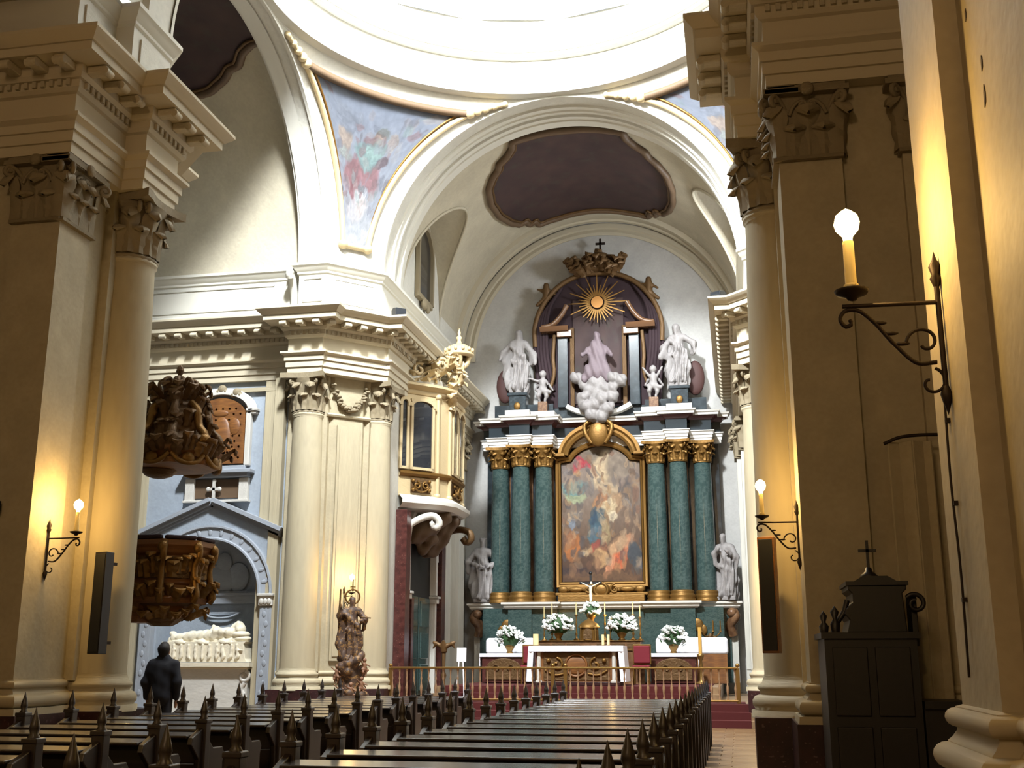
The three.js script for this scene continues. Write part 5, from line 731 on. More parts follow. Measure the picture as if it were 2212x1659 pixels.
// ---------------------------------------------------------------- the altarpiece
{
  const o = thing('altarpiece', 'tall green marble altarpiece with six columns and gilt capitals', 'altarpiece'), Z = -35.95;
  const gm = g => boxUV(g, 1.4), COL = [[-3.24, 0.35], [-2.5, 0.7], [-1.8, 0.5], [1.8, 0.5], [2.5, 0.7], [3.24, 0.35]];
  mesh('back_wall', gm(bb(-3.75, 3.75, 0.8, 9.0, Z - 0.25, Z + 0.1)), M.darkMarble, o);
  mesh('predella', gm(bb(-3.9, 3.9, 0.8, 3.05, Z, Z + 0.42)), M.greenMarble, o);
  for (const [x, f] of COL) {
    mesh('pedestal', gm(rb(0.74, 2.1, 0.5, 0.01, x, 1.95, Z + f + 0.12)), M.greenMarble, o);
    mesh('column_base', lathe([[0.4, 3.2], [0.4, 3.28], [0.37, 3.3], [0.4, 3.36], [0.37, 3.41], [0.34, 3.44], [0.36, 3.49], [0.33, 3.53], [0.3, 3.54]], 24).translate(x, 0, Z + f + 0.12), M.gilt, o);
    const s = lathe([[0.3, 3.53], [0.305, 4.5], [0.3, 5.6], [0.275, 7.0], [0.262, 7.48]], 28); mesh('column', s.translate(x, 0, Z + f + 0.12), M.greenMarble, o);
    roundCapital(o, x, 7.47, Z + f + 0.12, 0.27, 0.69, M.gilt, false);
    mesh('pilaster', gm(bb(x - 0.28, x + 0.28, 3.25, 8.15, Z + 0.08, Z + 0.2)), M.brownMarble, o);
  }
  // ledge and entablature break forward over the columns
  const brk = (d) => { const p = [[-4.15, 0], [-4.15, 0.45 + d]]; for (const [x, f] of COL) { p.push([x - 0.4, 0.45 + d], [x - 0.4, f + 0.42 + d], [x + 0.4, f + 0.42 + d], [x + 0.4, 0.45 + d]); } p.push([4.15, 0.45 + d], [4.15, 0]); return p; };
  const mp = (a, b, h) => [a, h, Z + b], ledge = [[-4.15, 0], [-4.15, 0.62], [-2.95, 0.62], [-2.95, 1.1], [-1.35, 1.1], [-1.35, 0.8], [1.35, 0.8], [1.35, 1.1], [2.95, 1.1], [2.95, 0.62], [4.15, 0.62], [4.15, 0]];
  mesh('ledge', sweep(ledge, [[-0.6, 3.0], [0, 3.0], [0.05, 3.05], [0.05, 3.1], [0.12, 3.14], [0.12, 3.2], [-0.7, 3.22]], mp), M.marble, o);
  for (const [x0, x1, f] of [[-3.7, -1.35, 0.98], [1.35, 3.7, 0.98], [-1.35, 1.35, 0.7]]) mesh('predella_panel', gm(bb(x0, x1, 0.84, 3.02, Z + 0.3, Z + f - (x1 - x0 > 2.5 ? 0 : 0.05))), M.greenMarble, o);
  const ent = COL.map(c => c), path = [[-3.85, 0.1], [-3.85, 0.3]]; for (const [x, f] of COL) path.push([x - 0.33, 0.3], [x - 0.33, f + 0.4], [x + 0.33, f + 0.4], [x + 0.33, 0.3]); path.push([3.85, 0.3], [3.85, 0.1]);
  mesh('architrave', sweep(path, [[-0.3, 8.15], [0, 8.15], [0, 8.24], [0.025, 8.245], [0.025, 8.34], [0.05, 8.345], [0.05, 8.42], [0.09, 8.45], [0.09, 8.48], [0, 8.49]], mp), M.marble, o);
  mesh('frieze', sweep(path, [[0, 8.48], [0, 8.83]], mp), M.darkMarble, o);
  mesh('cornice_bed', sweep(path, [[0, 8.82], [0.06, 8.86], [0.1, 8.92], [0.22, 8.94]], mp), M.redMarble, o);
  mesh('cornice', sweep(path, [[0.2, 8.93], [0.24, 8.94], [0.24, 9.0], [0.28, 9.03], [0.3, 9.08], [-0.6, 9.1]], mp), M.marble, o);
  for (const s of [-1, 1]) mesh('console', [tube([[s * 3.95, 2.95, Z + 0.45], [s * 4.05, 2.75, Z + 0.6], [s * 3.9, 2.5, Z + 0.5], [s * 3.95, 2.2, Z + 0.4]], 0.16, 20, 7), sp(0.16, s * 3.95, 2.85, Z + 0.62), sp(0.12, s * 3.95, 2.55, Z + 0.55)], M.brownMarble, o);
  for (const s of [-1, 1]) mesh('console_wall', bb(s * 3.8, s * 4.1, 0.8, 3.0, Z, Z + 0.36), M.white, o);
  for (let i = -1; i <= 1; i += 2) mesh('gilt_mount', [sp(0.16, i * 2.9, 2.5, Z + 0.98, 1.2, 1.2, 0.3), sp(0.1, i * 2.9 - 0.2, 2.35, Z + 0.98, 1, 1.5, 0.3), sp(0.1, i * 2.9 + 0.2, 2.35, Z + 0.98, 1, 1.5, 0.3)], M.gilt, o);

  // the painting and its gilt frame
  const p = thing('altar_painting', 'large altarpiece painting of draped figures in a gilt arched frame', 'painting', [0, 0, Z + 0.32]);
  const top = [[1.18, 7.62], ...arcPts(0, 7.42, 0.98, 0.35, PI - 0.35, 20, 0.72), [-1.18, 7.62]];
  const outline = [[-1.26, 3.86], [1.26, 3.86], [1.26, 7.62], ...top.slice(1, -1).map(q => [Math.max(-1.2, Math.min(1.2, q[0])), q[1]]), [-1.26, 7.62]];
  const cv = extr(outline, 0.04); { const a = cv.attributes.position, u = cv.attributes.uv; for (let i = 0; i < a.count; i++) u.setXY(i, (a.getX(i) + 1.26) / 2.52, (a.getY(i) - 3.86) / 4.3); }
  mesh('canvas', cv, M2.altar, p);
  mesh('frame', sweep([...outline].reverse(), [[0.02, 0], [0.02, 0.1], [0.07, 0.13], [0.1, 0.1], [0.17, 0.12], [0.2, 0.06], [0.2, -0.05]].map(q => [q[0], q[1]]), (a, b, h) => [a, b, h], true), M.gilt, p);
  mesh('arch_pediment', [sweep(arcPts(0, 7.75, 1.12, 0.12, PI - 0.12, 28, 0.92), [[0.1, 0.05], [0.1, 0.3], [0.02, 0.34], [-0.06, 0.3], [-0.12, 0.36], [-0.22, 0.36], [-0.24, 0.05]], (a, b, h) => [a, b, h])], M.gilt, p);
  for (const s of [-1, 1]) mesh('frame_shoulder', rb(0.36, 0.1, 0.4, 0.02, s * 1.28, 7.86, 0.2), M.gilt, p);
  mesh('shield', [sp(0.34, 0, 8.5, 0.42, 0.95, 1.25, 0.4), ...[-1, 1].map(s => tube([[s * 0.2, 8.95, 0.4], [s * 0.42, 8.8, 0.42], [s * 0.4, 8.5, 0.45], [s * 0.22, 8.2, 0.42]], 0.07, 16, 7)), sp(0.16, 0, 8.98, 0.42, 1.4, 0.8, 0.6)], M.gilt, p);
  mesh('lower_mount', [rb(2.7, 0.16, 0.2, 0.03, 0, 3.62, 0.15), rb(2.9, 0.1, 0.3, 0.03, 0, 3.46, 0.2), rb(2.7, 0.22, 0.4, 0.03, 0, 3.32, 0.3), sp(0.24, 0, 3.58, 0.36, 1.2, 0.9, 0.4), tr(new THREE.TorusGeometry(0.2, 0.05, 8, 20), 0, 3.58, 0.42), ...[-1, 1].flatMap(s => [tube(spiral(s * 0.42, 3.6, 0.16, 0.03, PI / 2, PI / 2 + s * 6, 16).map(q => [q[0], q[1], 0.34]), 0.04, 28), sp(0.12, s * 0.8, 3.6, 0.3, 2, 0.7, 0.5), sp(0.12, s * 1.2, 3.6, 0.3, 1.3, 0.9, 0.5)])], M.gilt, p);

  // upper storey
  const a = thing('altarpiece_attic', 'dark upper stage of the altarpiece with purple canopy, gilt sunburst and crown', 'altarpiece');
  mesh('base', gm(mg([bb(-3.45, -1.5, 9.1, 9.62, Z - 0.1, Z + 0.42), bb(1.5, 3.45, 9.1, 9.62, Z - 0.1, Z + 0.42), bb(-1.5, 1.5, 9.05, 9.5, Z - 0.1, Z + 0.2)])), M.darkMarble, a);
  mesh('base_moulding', [...[-1, 1].flatMap(s => [bb(s * 2.2, s * 3.0, 9.1, 9.34, Z + 0.3, Z + 0.95), bb(s * 1.4, s * 2.18, 9.1, 9.3, Z + 0.3, Z + 0.8)]), sweep(arcPts(0, 10.5, 1.7, PI * 1.28, PI * 1.72, 16, 1.36), [[0, 0.1], [0, 0.5], [0.14, 0.5], [0.14, 0.1]], (x, y, h) => [x, y, Z + h])], M.marble, a);
  for (const s of [-1, 1]) { mesh('statue_pedestal', [rb(0.56, 0.5, 0.5, 0.02, s * 2.62, 9.62, Z + 0.55), rb(0.66, 0.1, 0.6, 0.02, s * 2.62, 9.9, Z + 0.55)], M.darkMarble, a); mesh('gilt_mount', sp(0.1, s * 2.62, 9.5, Z + 0.82, 1.1, 1.3, 0.5), M.gilt, a); mesh('side_medallion', sp(0.34, s * 3.12, 10.3, Z + 0.28, 0.9, 1.7, 0.4), std({ color: '#3c1f1b', roughness: 0.7 }), a); }
  // dome-shaped purple drapery
  const dr = []; for (let k = 0; k <= 40; k++) { const t = k / 40 * 2 - 1; dr.push(t); }
  mesh('canopy_drapery', extr([[-2.0, 9.5], [2.0, 9.5], [2.16, 11], [2.14, 12.2], [1.9, 13.0], [1.5, 13.5], [0.9, 13.95], [0, 14.1], [-0.9, 13.95], [-1.5, 13.5], [-1.9, 13.0], [-2.14, 12.2], [-2.16, 11]], 0.12, 0.02).translate(0, 0, Z + 0.12), M.purple, a);
  for (const s of [-1, 1]) for (let i = 0; i < 5; i++) mesh('drapery_fold', tube([[s * (1.2 + i * 0.1), 13.65 - i * 0.16, Z + 0.24], [s * (1.62 + i * 0.1), 12.9 - i * 0.1, Z + 0.3], [s * (1.72 + i * 0.1), 11.6, Z + 0.28], [s * (1.5 + i * 0.12), 10.1, Z + 0.24]], 0.07, 24, 6), M.purple, a);
  mesh('drapery_rim', tube([[-2.1, 11.6, Z + 0.3], [-2.1, 12.3, Z + 0.32], [-1.85, 13.0, Z + 0.34], [-1.3, 13.65, Z + 0.34], [-0.6, 14.0, Z + 0.34], [0, 14.05, Z + 0.34], [0.6, 14.0, Z + 0.34], [1.3, 13.65, Z + 0.34], [1.85, 13.0, Z + 0.34], [2.1, 12.3, Z + 0.32], [2.1, 11.6, Z + 0.3]], 0.09, 60, 7), M.giltDark, a);
  for (const s of [-1, 1]) {
    mesh('side_pilaster', gm(rb(0.34, 2.6, 0.2, 0.02, s * 1.18, 10.8, Z + 0.26)), M.darkMarble, a); mesh('gilt_pilaster', rb(0.14, 2.7, 0.16, 0.02, s * 0.86, 10.85, Z + 0.28), M.giltDark, a); mesh('outer_scroll', tube([[s * 1.45, 12.0, Z + 0.3], [s * 1.5, 11.2, Z + 0.32], [s * 1.48, 10.6, Z + 0.32], [s * 1.7, 9.9, Z + 0.32]], 0.07, 24, 6), M.giltDark, a);
    mesh('pediment_half', [sweep([[s * 0.95, 0], [s * 1.9, 0]], [[-0.1, 12.05], [0.2, 12.05], [0.28, 12.14], [0.3, 12.2], [-0.1, 12.24]].map(q => [s > 0 ? q[0] : -q[0], q[1]]), (x, b, h) => [x, h, Z + 0.35 + b]), tube([[s * 1.85, 12.22, Z + 0.45], [s * 1.5, 12.3, Z + 0.45], [s * 1.2, 12.6, Z + 0.45], [s * 1.0, 12.95, Z + 0.45]], 0.09, 18, 7), rb(0.5, 0.24, 0.3, 0.02, s * 1.1, 11.98, Z + 0.34)], M.brownMarble, a);
    const ag = mesh('canopy_angel', body([[0, 0, 0, 0, 0.3, 0, 0.13, 0.11], [0, 0.42, 0, 0, 0.44, 0, 0.1, 0.1], [0.1, 0.25, 0, 0.3, 0.1, 0.05, 0.06, 0.04], [-0.1, 0.25, 0, -0.3, 0.32, 0, 0.07, 0.03], [0, 0, 0, s * 0.3, -0.25, 0.05, 0.1, 0.06]], 0.06, 0.035), M.giltDark, a); ag.position.set(s * 1.72, 13.3, Z + 0.3);
  }
  mesh('niche_back', rb(1.7, 3.6, 0.06, 0.02, 0, 11.4, Z + 0.2), M2.dark, a);
  // cloud bank with the enthroned figure
  const cl = []; for (let i = 0; i < 42; i++) { const t = rnd(), y = 9.0 + 1.45 * t, w = 0.28 + 0.62 * t; cl.push([R(-w, w), y + R(-0.08, 0.08), Z + 0.62 + (1 - t) * 0.2 + R(-0.05, 0.12), R(-w, w) * 0.9, y, Z + 0.6, R(0.14, 0.24), 0.12]); }
  mesh('cloud_bank', carved([[0, 9.0, Z + 0.6, 0, 10.4, Z + 0.5, 0.26, 0.4], ...cl.map(q => [q[0], q[1], q[2], q[0] + 0.06, q[1] + 0.04, q[2], q[6], q[7]])], 0.05, 0.04), M.statue, a);
  const vs = mesh('enthroned_figure', carved([[0, 0, 0, 0, 0.5, 0, 0.42, 0.26], [0, 0.5, 0, 0, 0.95, 0, 0.26, 0.2], [0, 1.2, 0, 0, 1.26, 0, 0.13, 0.14], [0.2, 0.85, 0, 0.45, 0.55, 0.15, 0.11, 0.08], [-0.2, 0.85, 0, -0.45, 0.6, 0.15, 0.11, 0.08], [0.25, 0.1, 0.15, 0.4, -0.25, 0.2, 0.16, 0.12], [-0.25, 0.1, 0.15, -0.4, -0.25, 0.2, 0.16, 0.12]], 0.12, 0.04, q => 0.025 * Math.sin(q[0] * 26 + q[1] * 9)), std({ color: '#6a5d62', roughness: 0.7 }), a); vs.position.set(0, 10.55, Z + 0.55);
  // sunburst
  mesh('sun_disc', cy(0.2, 0.2, 0.06, 0, 0, 0, 28).rotateX(PI / 2).translate(0.02, 12.98, Z + 0.5), std({ color: '#b07a38', roughness: 0.5, metalness: 0.3 }), a);
  for (let i = 0; i < 32; i++) { const t = i * PI / 16, L = i % 2 ? 0.62 : 0.98 * (Math.sin(t) < -0.5 ? 0.7 : 1); const r = mesh('ray', extr([[0.24, -0.03], [L, -0.012], [L, 0.012], [0.24, 0.03]], 0.03), M.gilt, a); r.position.set(0.02, 12.98, Z + 0.46); r.rotation.z = t; }
  const LK = leafOf(0.3, 0.46, 0.24), cc = []; for (let i = 0; i < 40; i++) { const t = i / 39 * 2 - 1; cc.push(LK.clone().rotateX(R(0, 1)).rotateZ(-t * 0.9 + R(-0.6, 0.6)).translate(t * 0.78, 14.12 + 0.1 * Math.cos(t * 5) + R(-0.12, 0.2), Z + 0.4 + R(0, 0.2))); }
  mesh('crown_cluster', [...cc, tube([[-0.85, 14.2, Z + 0.42], [-0.5, 14.36, Z + 0.44], [0, 14.2, Z + 0.45], [0.5, 14.38, Z + 0.44], [0.85, 14.2, Z + 0.42]], 0.15, 30, 7), lathe([[0.26, 14.2], [0.32, 14.34], [0.3, 14.42], [0.36, 14.52], [0.26, 14.64], [0.08, 14.7], [0.05, 14.76], [0.001, 14.78]], 14).translate(0.14, 0, Z + 0.5)], M.giltDark, a);
  mesh('top_cross', [bx(0.07, 0.5, 0.06, 0.16, 14.95, Z + 0.5), bx(0.32, 0.07, 0.06, 0.16, 15.03, Z + 0.5)], M.iron, a);

  // statues of the altarpiece
  const st = (label, pos, opt, turn = 0) => { const q = thing('marble_statue', label, 'statue', pos, turn); mesh('base', rb(0.6, 0.12, 0.5, 0.03, 0, 0.06, 0), M.statue, q); robedFigure(q, M.statue, opt).position.y = 0.1; return q; };
  st('crowned marble king statue standing on the altarpiece ledge beside the tribune', [-3.8, 3.22, Z + 0.55], { h: 1.95, arms: [[0.46, 1.12, 0.1, 0.2, 0.95, 0.26], [-0.46, 1.08, 0.1, -0.1, 0.95, 0.28]], sd: 1, crown: 1, sway: 0 }, 0.25);
  st('marble saint statue looking upward on the altarpiece ledge next to the far pier', [3.86, 3.22, Z + 0.55], { h: 1.95, arms: [[-0.3, 1.2, 0.2, -0.16, 1.32, 0.28], [0.3, 1.1, 0.1, 0.12, 1.25, 0.3]], sd: 4, lean: -0.04, head: [-0.03, 0, 0.04] }, -0.3);
  st('veiled marble woman statue with an arm held out on the upper altarpiece', [-2.62, 9.95, Z + 0.55], { h: 2.1, arms: [[0.42, 1.05, 0.05, 0.46, 0.8, 0.16], [-0.44, 1.12, 0.02, -0.52, 0.9, 0.1]], sd: 3, veil: true }, 0.1);
  st('hooded marble saint statue with gathered cloak on the upper altarpiece', [2.62, 9.95, Z + 0.55], { h: 2.0, arms: [[-0.4, 1.1, 0.1, -0.46, 0.85, 0.2], [0.45, 1.2, -0.02, 0.5, 0.95, 0.1]], sd: 6, veil: true, head: [-0.04, 0, 0.05], folds: 1.3 }, -0.15);
  const c1 = thing('cherub_statue', 'small marble cherub pointing outward beside the veiled woman statue', 'statue', [-1.8, 9.62, Z + 0.62]); childFigure(c1, M.statue, 1.15, [[-0.4, 0.72, 0.05], [0.16, 0.5, 0.14]], 1); mesh('base', rb(0.3, 0.34, 0.3, 0.02, 0, -0.16, 0), M.brownMarble, c1);
  const c2 = thing('cherub_statue', 'small marble cherub with arms folded above its head beside the hooded saint', 'statue', [1.8, 9.62, Z + 0.62]); childFigure(c2, M.statue, 1.15, [[-0.28, 0.86, 0.05], [0.26, 0.88, 0.05]], 2); mesh('base', rb(0.3, 0.34, 0.3, 0.02, 0, -0.16, 0), M.brownMarble, c2);
}
// ---------------------------------------------------------------- sanctuary: steps, rail, altar
{
  const s = structGroup('floor_sanctuary', 'raised sanctuary floor with red carpeted steps', 'steps');
  for (const [i, d] of [26.2, 26.55, 26.9].entries()) { mesh('step', boxUV(bb(-4.4, 4.4, 0.16 * i, 0.16 * (i + 1), -d, -36.2), 2), M.floor, s); mesh('carpet', bb(-4.3, 4.3, 0.16 * i + 0.001, 0.16 * (i + 1) + 0.012, -d + 0.012, -d - 0.35), M.red, s); }
  for (const [i, d] of [28.6, 28.95].entries()) { mesh('step', boxUV(bb(-3.6, 3.6, 0.48 + 0.17 * i, 0.48 + 0.17 * (i + 1), -d, -36.1), 2), M.floor, s); mesh('carpet', bb(-3.4, 3.4, 0.481 + 0.17 * i, 0.492 + 0.17 * (i + 1), -d + 0.012, i ? -34 : -d - 0.35), M.red, s); }
  mesh('carpet', bb(-4.2, 4.2, 0.48, 0.495, -26.95, -28.6), M.red, s);
}
{
  const o = thing('communion_rail', 'brass communion rail with turned balusters across the sanctuary', 'railing', [0, 0.495, -27.2]);
  mesh('top_rail', rb(8.3, 0.05, 0.12, 0.015, -0.1, 0.79, 0), M.brass, o); mesh('bottom_rail', rb(8.3, 0.05, 0.1, 0.015, -0.1, 0.06, 0), M.brass, o);
  const g = lathe([[0.03, 0.08], [0.03, 0.12], [0.015, 0.16], [0.03, 0.26], [0.036, 0.34], [0.018, 0.42], [0.013, 0.5], [0.026, 0.54], [0.013, 0.6], [0.022, 0.7], [0.03, 0.74], [0.03, 0.77]], 10), bm = std({ color: '#a8886a', roughness: 0.35, metalness: 0.5 });
  for (let i = 0; i < 46; i++) { if (Math.abs(i - 22.5) < 1) continue; mesh('baluster', g, bm, o).position.x = -4.2 + i * 0.182; }
  for (const x of [-4.25, -0.25, 0.05, 4.05]) mesh('post', [rb(0.09, 0.8, 0.09, 0.01, x, 0.4, 0), sp(0.05, x, 0.85, 0)], M.brass, o);
}
{
  const o = thing('high_altar', 'altar table with a carved gilt front', 'altar', [0, 0.832, -29.85]);
  mesh('body', boxUV(rb(2.1, 0.9, 0.8, 0.02, 0, 0.46, 0), 1), M.walnut, o); mesh('plinth', rb(2.24, 0.1, 0.9, 0.02, 0, 0.05, 0), M.plinth, o);
  mesh('front_panel', rb(1.7, 0.7, 0.04, 0.015, 0, 0.48, 0.4), M.giltDark, o);
  mesh('medallion', [sp(0.26, 0, 0.5, 0.42, 1.2, 0.85, 0.14), tr(new THREE.TorusGeometry(0.27, 0.03, 8, 28), 0, 0.5, 0.43)], M.walnut, o);
  for (const s of [-1, 1]) { mesh('front_scroll', [tube(spiral(s * 0.5, 0.52, 0.17, 0.03, PI / 2, PI / 2 + s * 6.5, 20).map(p => [p[0], p[1], 0.43]), 0.035, 36), tube([[s * 0.3, 0.3, 0.43], [s * 0.55, 0.26, 0.43], [s * 0.8, 0.38, 0.43]], 0.03, 16), sp(0.06, s * 0.72, 0.62, 0.43)], M.gilt, o); mesh('corner_column', [cy(0.06, 0.055, 0.8, s * 0.97, 0.48, 0.4, 12), rb(0.16, 0.06, 0.12, 0.01, s * 0.97, 0.86, 0.4), rb(0.16, 0.06, 0.12, 0.01, s * 0.97, 0.1, 0.4)], M.marble, o); }
  mesh('table_top', rb(2.36, 0.07, 1.0, 0.01, 0, 0.93, 0), M.walnut, o);
  const drop = (x0, x1, len, sd) => grid((u, v) => [x0 + (x1 - x0) * u, -len * v, 0.012 * Math.sin(u * 26 + sd) * v + 0.01], 30, 6);
  const c = thing('altar_cloth', 'white cloth over the high altar with long falls at both ends', 'tablecloth', [0, 1.8, -29.85]);
  mesh('top', rb(2.44, 0.02, 1.06, 0.008, 0, 0.01, 0), M.cloth, c); mesh('front_fall', [tr(drop(-1.22, 1.22, 0.13, 1), 0, 0.01, 0.53), bx(2.44, 0.02, 0.02, 0, -0.005, 0.53)], M.cloth, c);
  for (const s of [-1, 1]) { const g = grid((u, v) => [0.02 * Math.sin(u * 22 + v) * v + 0.1 * v * s * 0.6, -0.88 * v, -0.52 + 1.05 * u], 30, 8), h = g.clone().translate(-0.015 * s, 0, 0); mesh('side_fall', [g, h, grid((u, v) => [0.1 * v * s * 0.6 - s * (0.14 * u), -0.88 * v, 0.53 + 0.012 * Math.sin(u * 9 + v * 3)], 8, 8)], M.cloth, c).position.set(s * 1.22, 0.01, 0); }
}
for (const s of [-1, 1]) {
  const side = s < 0 ? 'tribune side' : 'far pier side', x = s < 0 ? -2.38 : 2.34;
  const o = thing('side_altar', `low carved side altar on the ${side} of the high altar`, 'table', [x, 0.832, -32.1]);
  mesh('body', boxUV(rb(1.24, 0.76, 0.6, 0.02, 0, 0.4, 0), 1), M.redMarble, o); mesh('front_ornament', [extr([[-0.5, 0.1], [0.5, 0.1], ...arcPts(0, 0.4, 0.5, 0, PI, 16, 0.28)], 0.05, 0.01).translate(0, 0, 0.31), tube(spiral(0.2, 0.4, 0.12, 0.02, 0, 6, 16).map(p => [p[0], p[1], 0.35]), 0.02, 24), tube(spiral(-0.2, 0.4, 0.12, 0.02, PI, PI - 6, 16).map(p => [p[0], p[1], 0.35]), 0.02, 24)], M.giltDark, o);
  const c = thing('altar_cloth', `white cloth on the side altar of the ${side}`, 'tablecloth', [x, 1.615, -32.1]);
  mesh('top', rb(1.36, 0.03, 0.68, 0.01, 0, 0.015, 0), M.cloth, c); mesh('front_fall', rb(1.36, 0.09, 0.02, 0.006, 0, -0.02, 0.34), M.cloth, c); mesh('side_fall', rb(0.02, 0.34, 0.66, 0.006, s * 0.68, -0.15, 0), M.cloth, c);
  const b = thing('cloth_bench', `long shelf under white cloth behind the side altar of the ${side}`, 'bench', [s < 0 ? -2.42 : 2.8, 0.832, -33.2]);
  mesh('frame', boxUV(bx(s < 0 ? 1.4 : 1.95, 0.8, 0.5, 0, 0.4, 0), 1), M.walnut, b); mesh('cover', [rb(s < 0 ? 1.46 : 2.02, 0.48, 0.58, 0.1, 0, 1.02, 0)], M.cloth, b);
  const k = thing('arm_chair', `red plush chair behind the high altar on the ${side}`, 'chair', [s < 0 ? -1.52 : 1.52, 0.832, -31.2]);
  mesh('seat', rb(0.46, 0.1, 0.44, 0.03, 0, 0.45, 0), M.redPlush, k); mesh('backrest', rb(0.44, 0.46, 0.08, 0.03, 0, 0.78, -0.2), M.redPlush, k); mesh('back_frame', rb(0.5, 0.54, 0.05, 0.02, 0, 0.78, -0.23), M.gilt, k); for (const [a, b2] of [[-0.2, 0.18], [0.2, 0.18], [-0.2, -0.18], [0.2, -0.18]]) mesh('leg', cy(0.02, 0.03, 0.42, a, 0.21, b2, 8), M.gilt, k);
}
{
  const o = thing('gradine', 'stepped gilt shelf behind the high altar', 'shelf', [0, 0.832, -32.0]);
  mesh('body', boxUV(bx(3.1, 0.88, 0.94, 0, 0.44, -0.3), 1), M.brownMarble, o); mesh('upper_step', boxUV(rb(2.9, 0.22, 0.84, 0.02, 0, 1.03, -0.3), 1), M.brownMarble, o); for (let i = -3; i <= 3; i++) if (i) mesh('front_panel', rb(0.36, 0.12, 0.02, 0.006, i * 0.42, 1.02, 0.125), M.giltDark, o); mesh('moulding', [rb(3.2, 0.04, 1.0, 0.01, 0, 0.9, -0.3), rb(3.0, 0.03, 0.9, 0.01, 0, 1.152, -0.3)], M.gilt, o);
  const t = thing('tabernacle', 'small domed gilt tabernacle on the shelf', 'tabernacle', [0, 2.0, -32.05]);
  mesh('body', [cy(0.28, 0.26, 0.34, 0, 0.17, -0.05, 20), lathe([[0.3, 0.34], [0.3, 0.38], [0.24, 0.46], [0.12, 0.54], [0.05, 0.58], [0.001, 0.62]], 20).translate(0, 0, -0.05)], M.gilt, t); mesh('door', extr([[-0.12, 0.04], [0.12, 0.04], ...arcPts(0, 0.2, 0.12, 0, PI, 10)], 0.03).translate(0, 0, 0.22), M.giltDark, t); for (const s of [-1, 1]) mesh('colonnette', [cy(0.025, 0.02, 0.34, s * 0.2, 0.17, 0.16, 8), sp(0.035, s * 0.2, 0.35, 0.16)], M.brass, t);
}
// flowers
const blossom = mg([sp(0.05, 0, 0, 0, 1, 0.6, 1, 5), ...[0, 1, 2, 3, 4].map(k => sp(0.035, 0.045 * Math.cos(k * 1.257), 0.012, 0.045 * Math.sin(k * 1.257), 1, 0.45, 0.8, 4))]);
const leafS = mg([sp(0.07, 0, 0, 0, 0.35, 0.12, 1, 4)]);
function bouquet(label, x, y, z, r, h, n) {
  const o = thing('flower_arrangement', label, 'flowers', [x, y, z]), f = [], l = [];
  for (let i = 0; i < n; i++) { const a = R(0, PI * 2), e = Math.acos(R(-0.35, 1)), q = R(0.8, 1.05), px = Math.sin(e) * Math.cos(a) * r * q, py = 0.16 + h * 0.4 + Math.cos(e) * h * 0.55 * q, pz = Math.sin(e) * Math.sin(a) * r * q * 0.8; f.push(blossom.clone().rotateX(R(0.2, 1.2)).rotateY(a).translate(px, py, pz)); for (let k = 0; k < 2; k++) l.push(leafS.clone().rotateX(R(-1, 1)).rotateY(R(0, 6)).translate(px * R(0.7, 1.05), py + R(-0.1, 0.06), pz * R(0.7, 1))); }
  const b = mesh('blossoms', f, M.petal, o); b.userData.kind = 'stuff'; const g = mesh('leaves', [...l, sp(r * 0.7, 0, 0.16 + h * 0.42, 0, 1, h / r * 0.6, 0.8)], M.green, o); g.userData.kind = 'stuff';
  mesh('vase', lathe([[0.001, 0], [0.09, 0], [0.1, 0.03], [0.07, 0.06], [0.13, 0.16], [0.15, 0.26], [0.12, 0.3]], 16), M.brass, o);
}
bouquet('white flower arrangement standing on the side altar of the tribune side', -2.26, 1.645, -32.1, 0.38, 0.62, 70);
bouquet('white flower arrangement standing on the side altar of the far pier side', 2.34, 1.645, -32.1, 0.36, 0.62, 64);
bouquet('large white flower arrangement on the gilt shelf towards the tribune', -0.86, 2.002, -32.1, 0.42, 0.58, 90);
bouquet('large white flower arrangement on the gilt shelf beside the lit lamp', 0.92, 2.002, -32.1, 0.4, 0.58, 84);
bouquet('small white flower bunch raised above the tabernacle below the crucifix', 0.02, 2.5, -32.48, 0.28, 0.42, 46);
solo('flower_stand', 'slim gilt stand behind the tabernacle carrying the flower bunch', 'stand', lathe([[0.001, 0], [0.08, 0], [0.08, 0.02], [0.02, 0.06], [0.02, 0.44], [0.1, 0.47], [0.11, 0.495], [0.001, 0.498]], 14), M.giltDark, [0.02, 2.001, -32.48]);
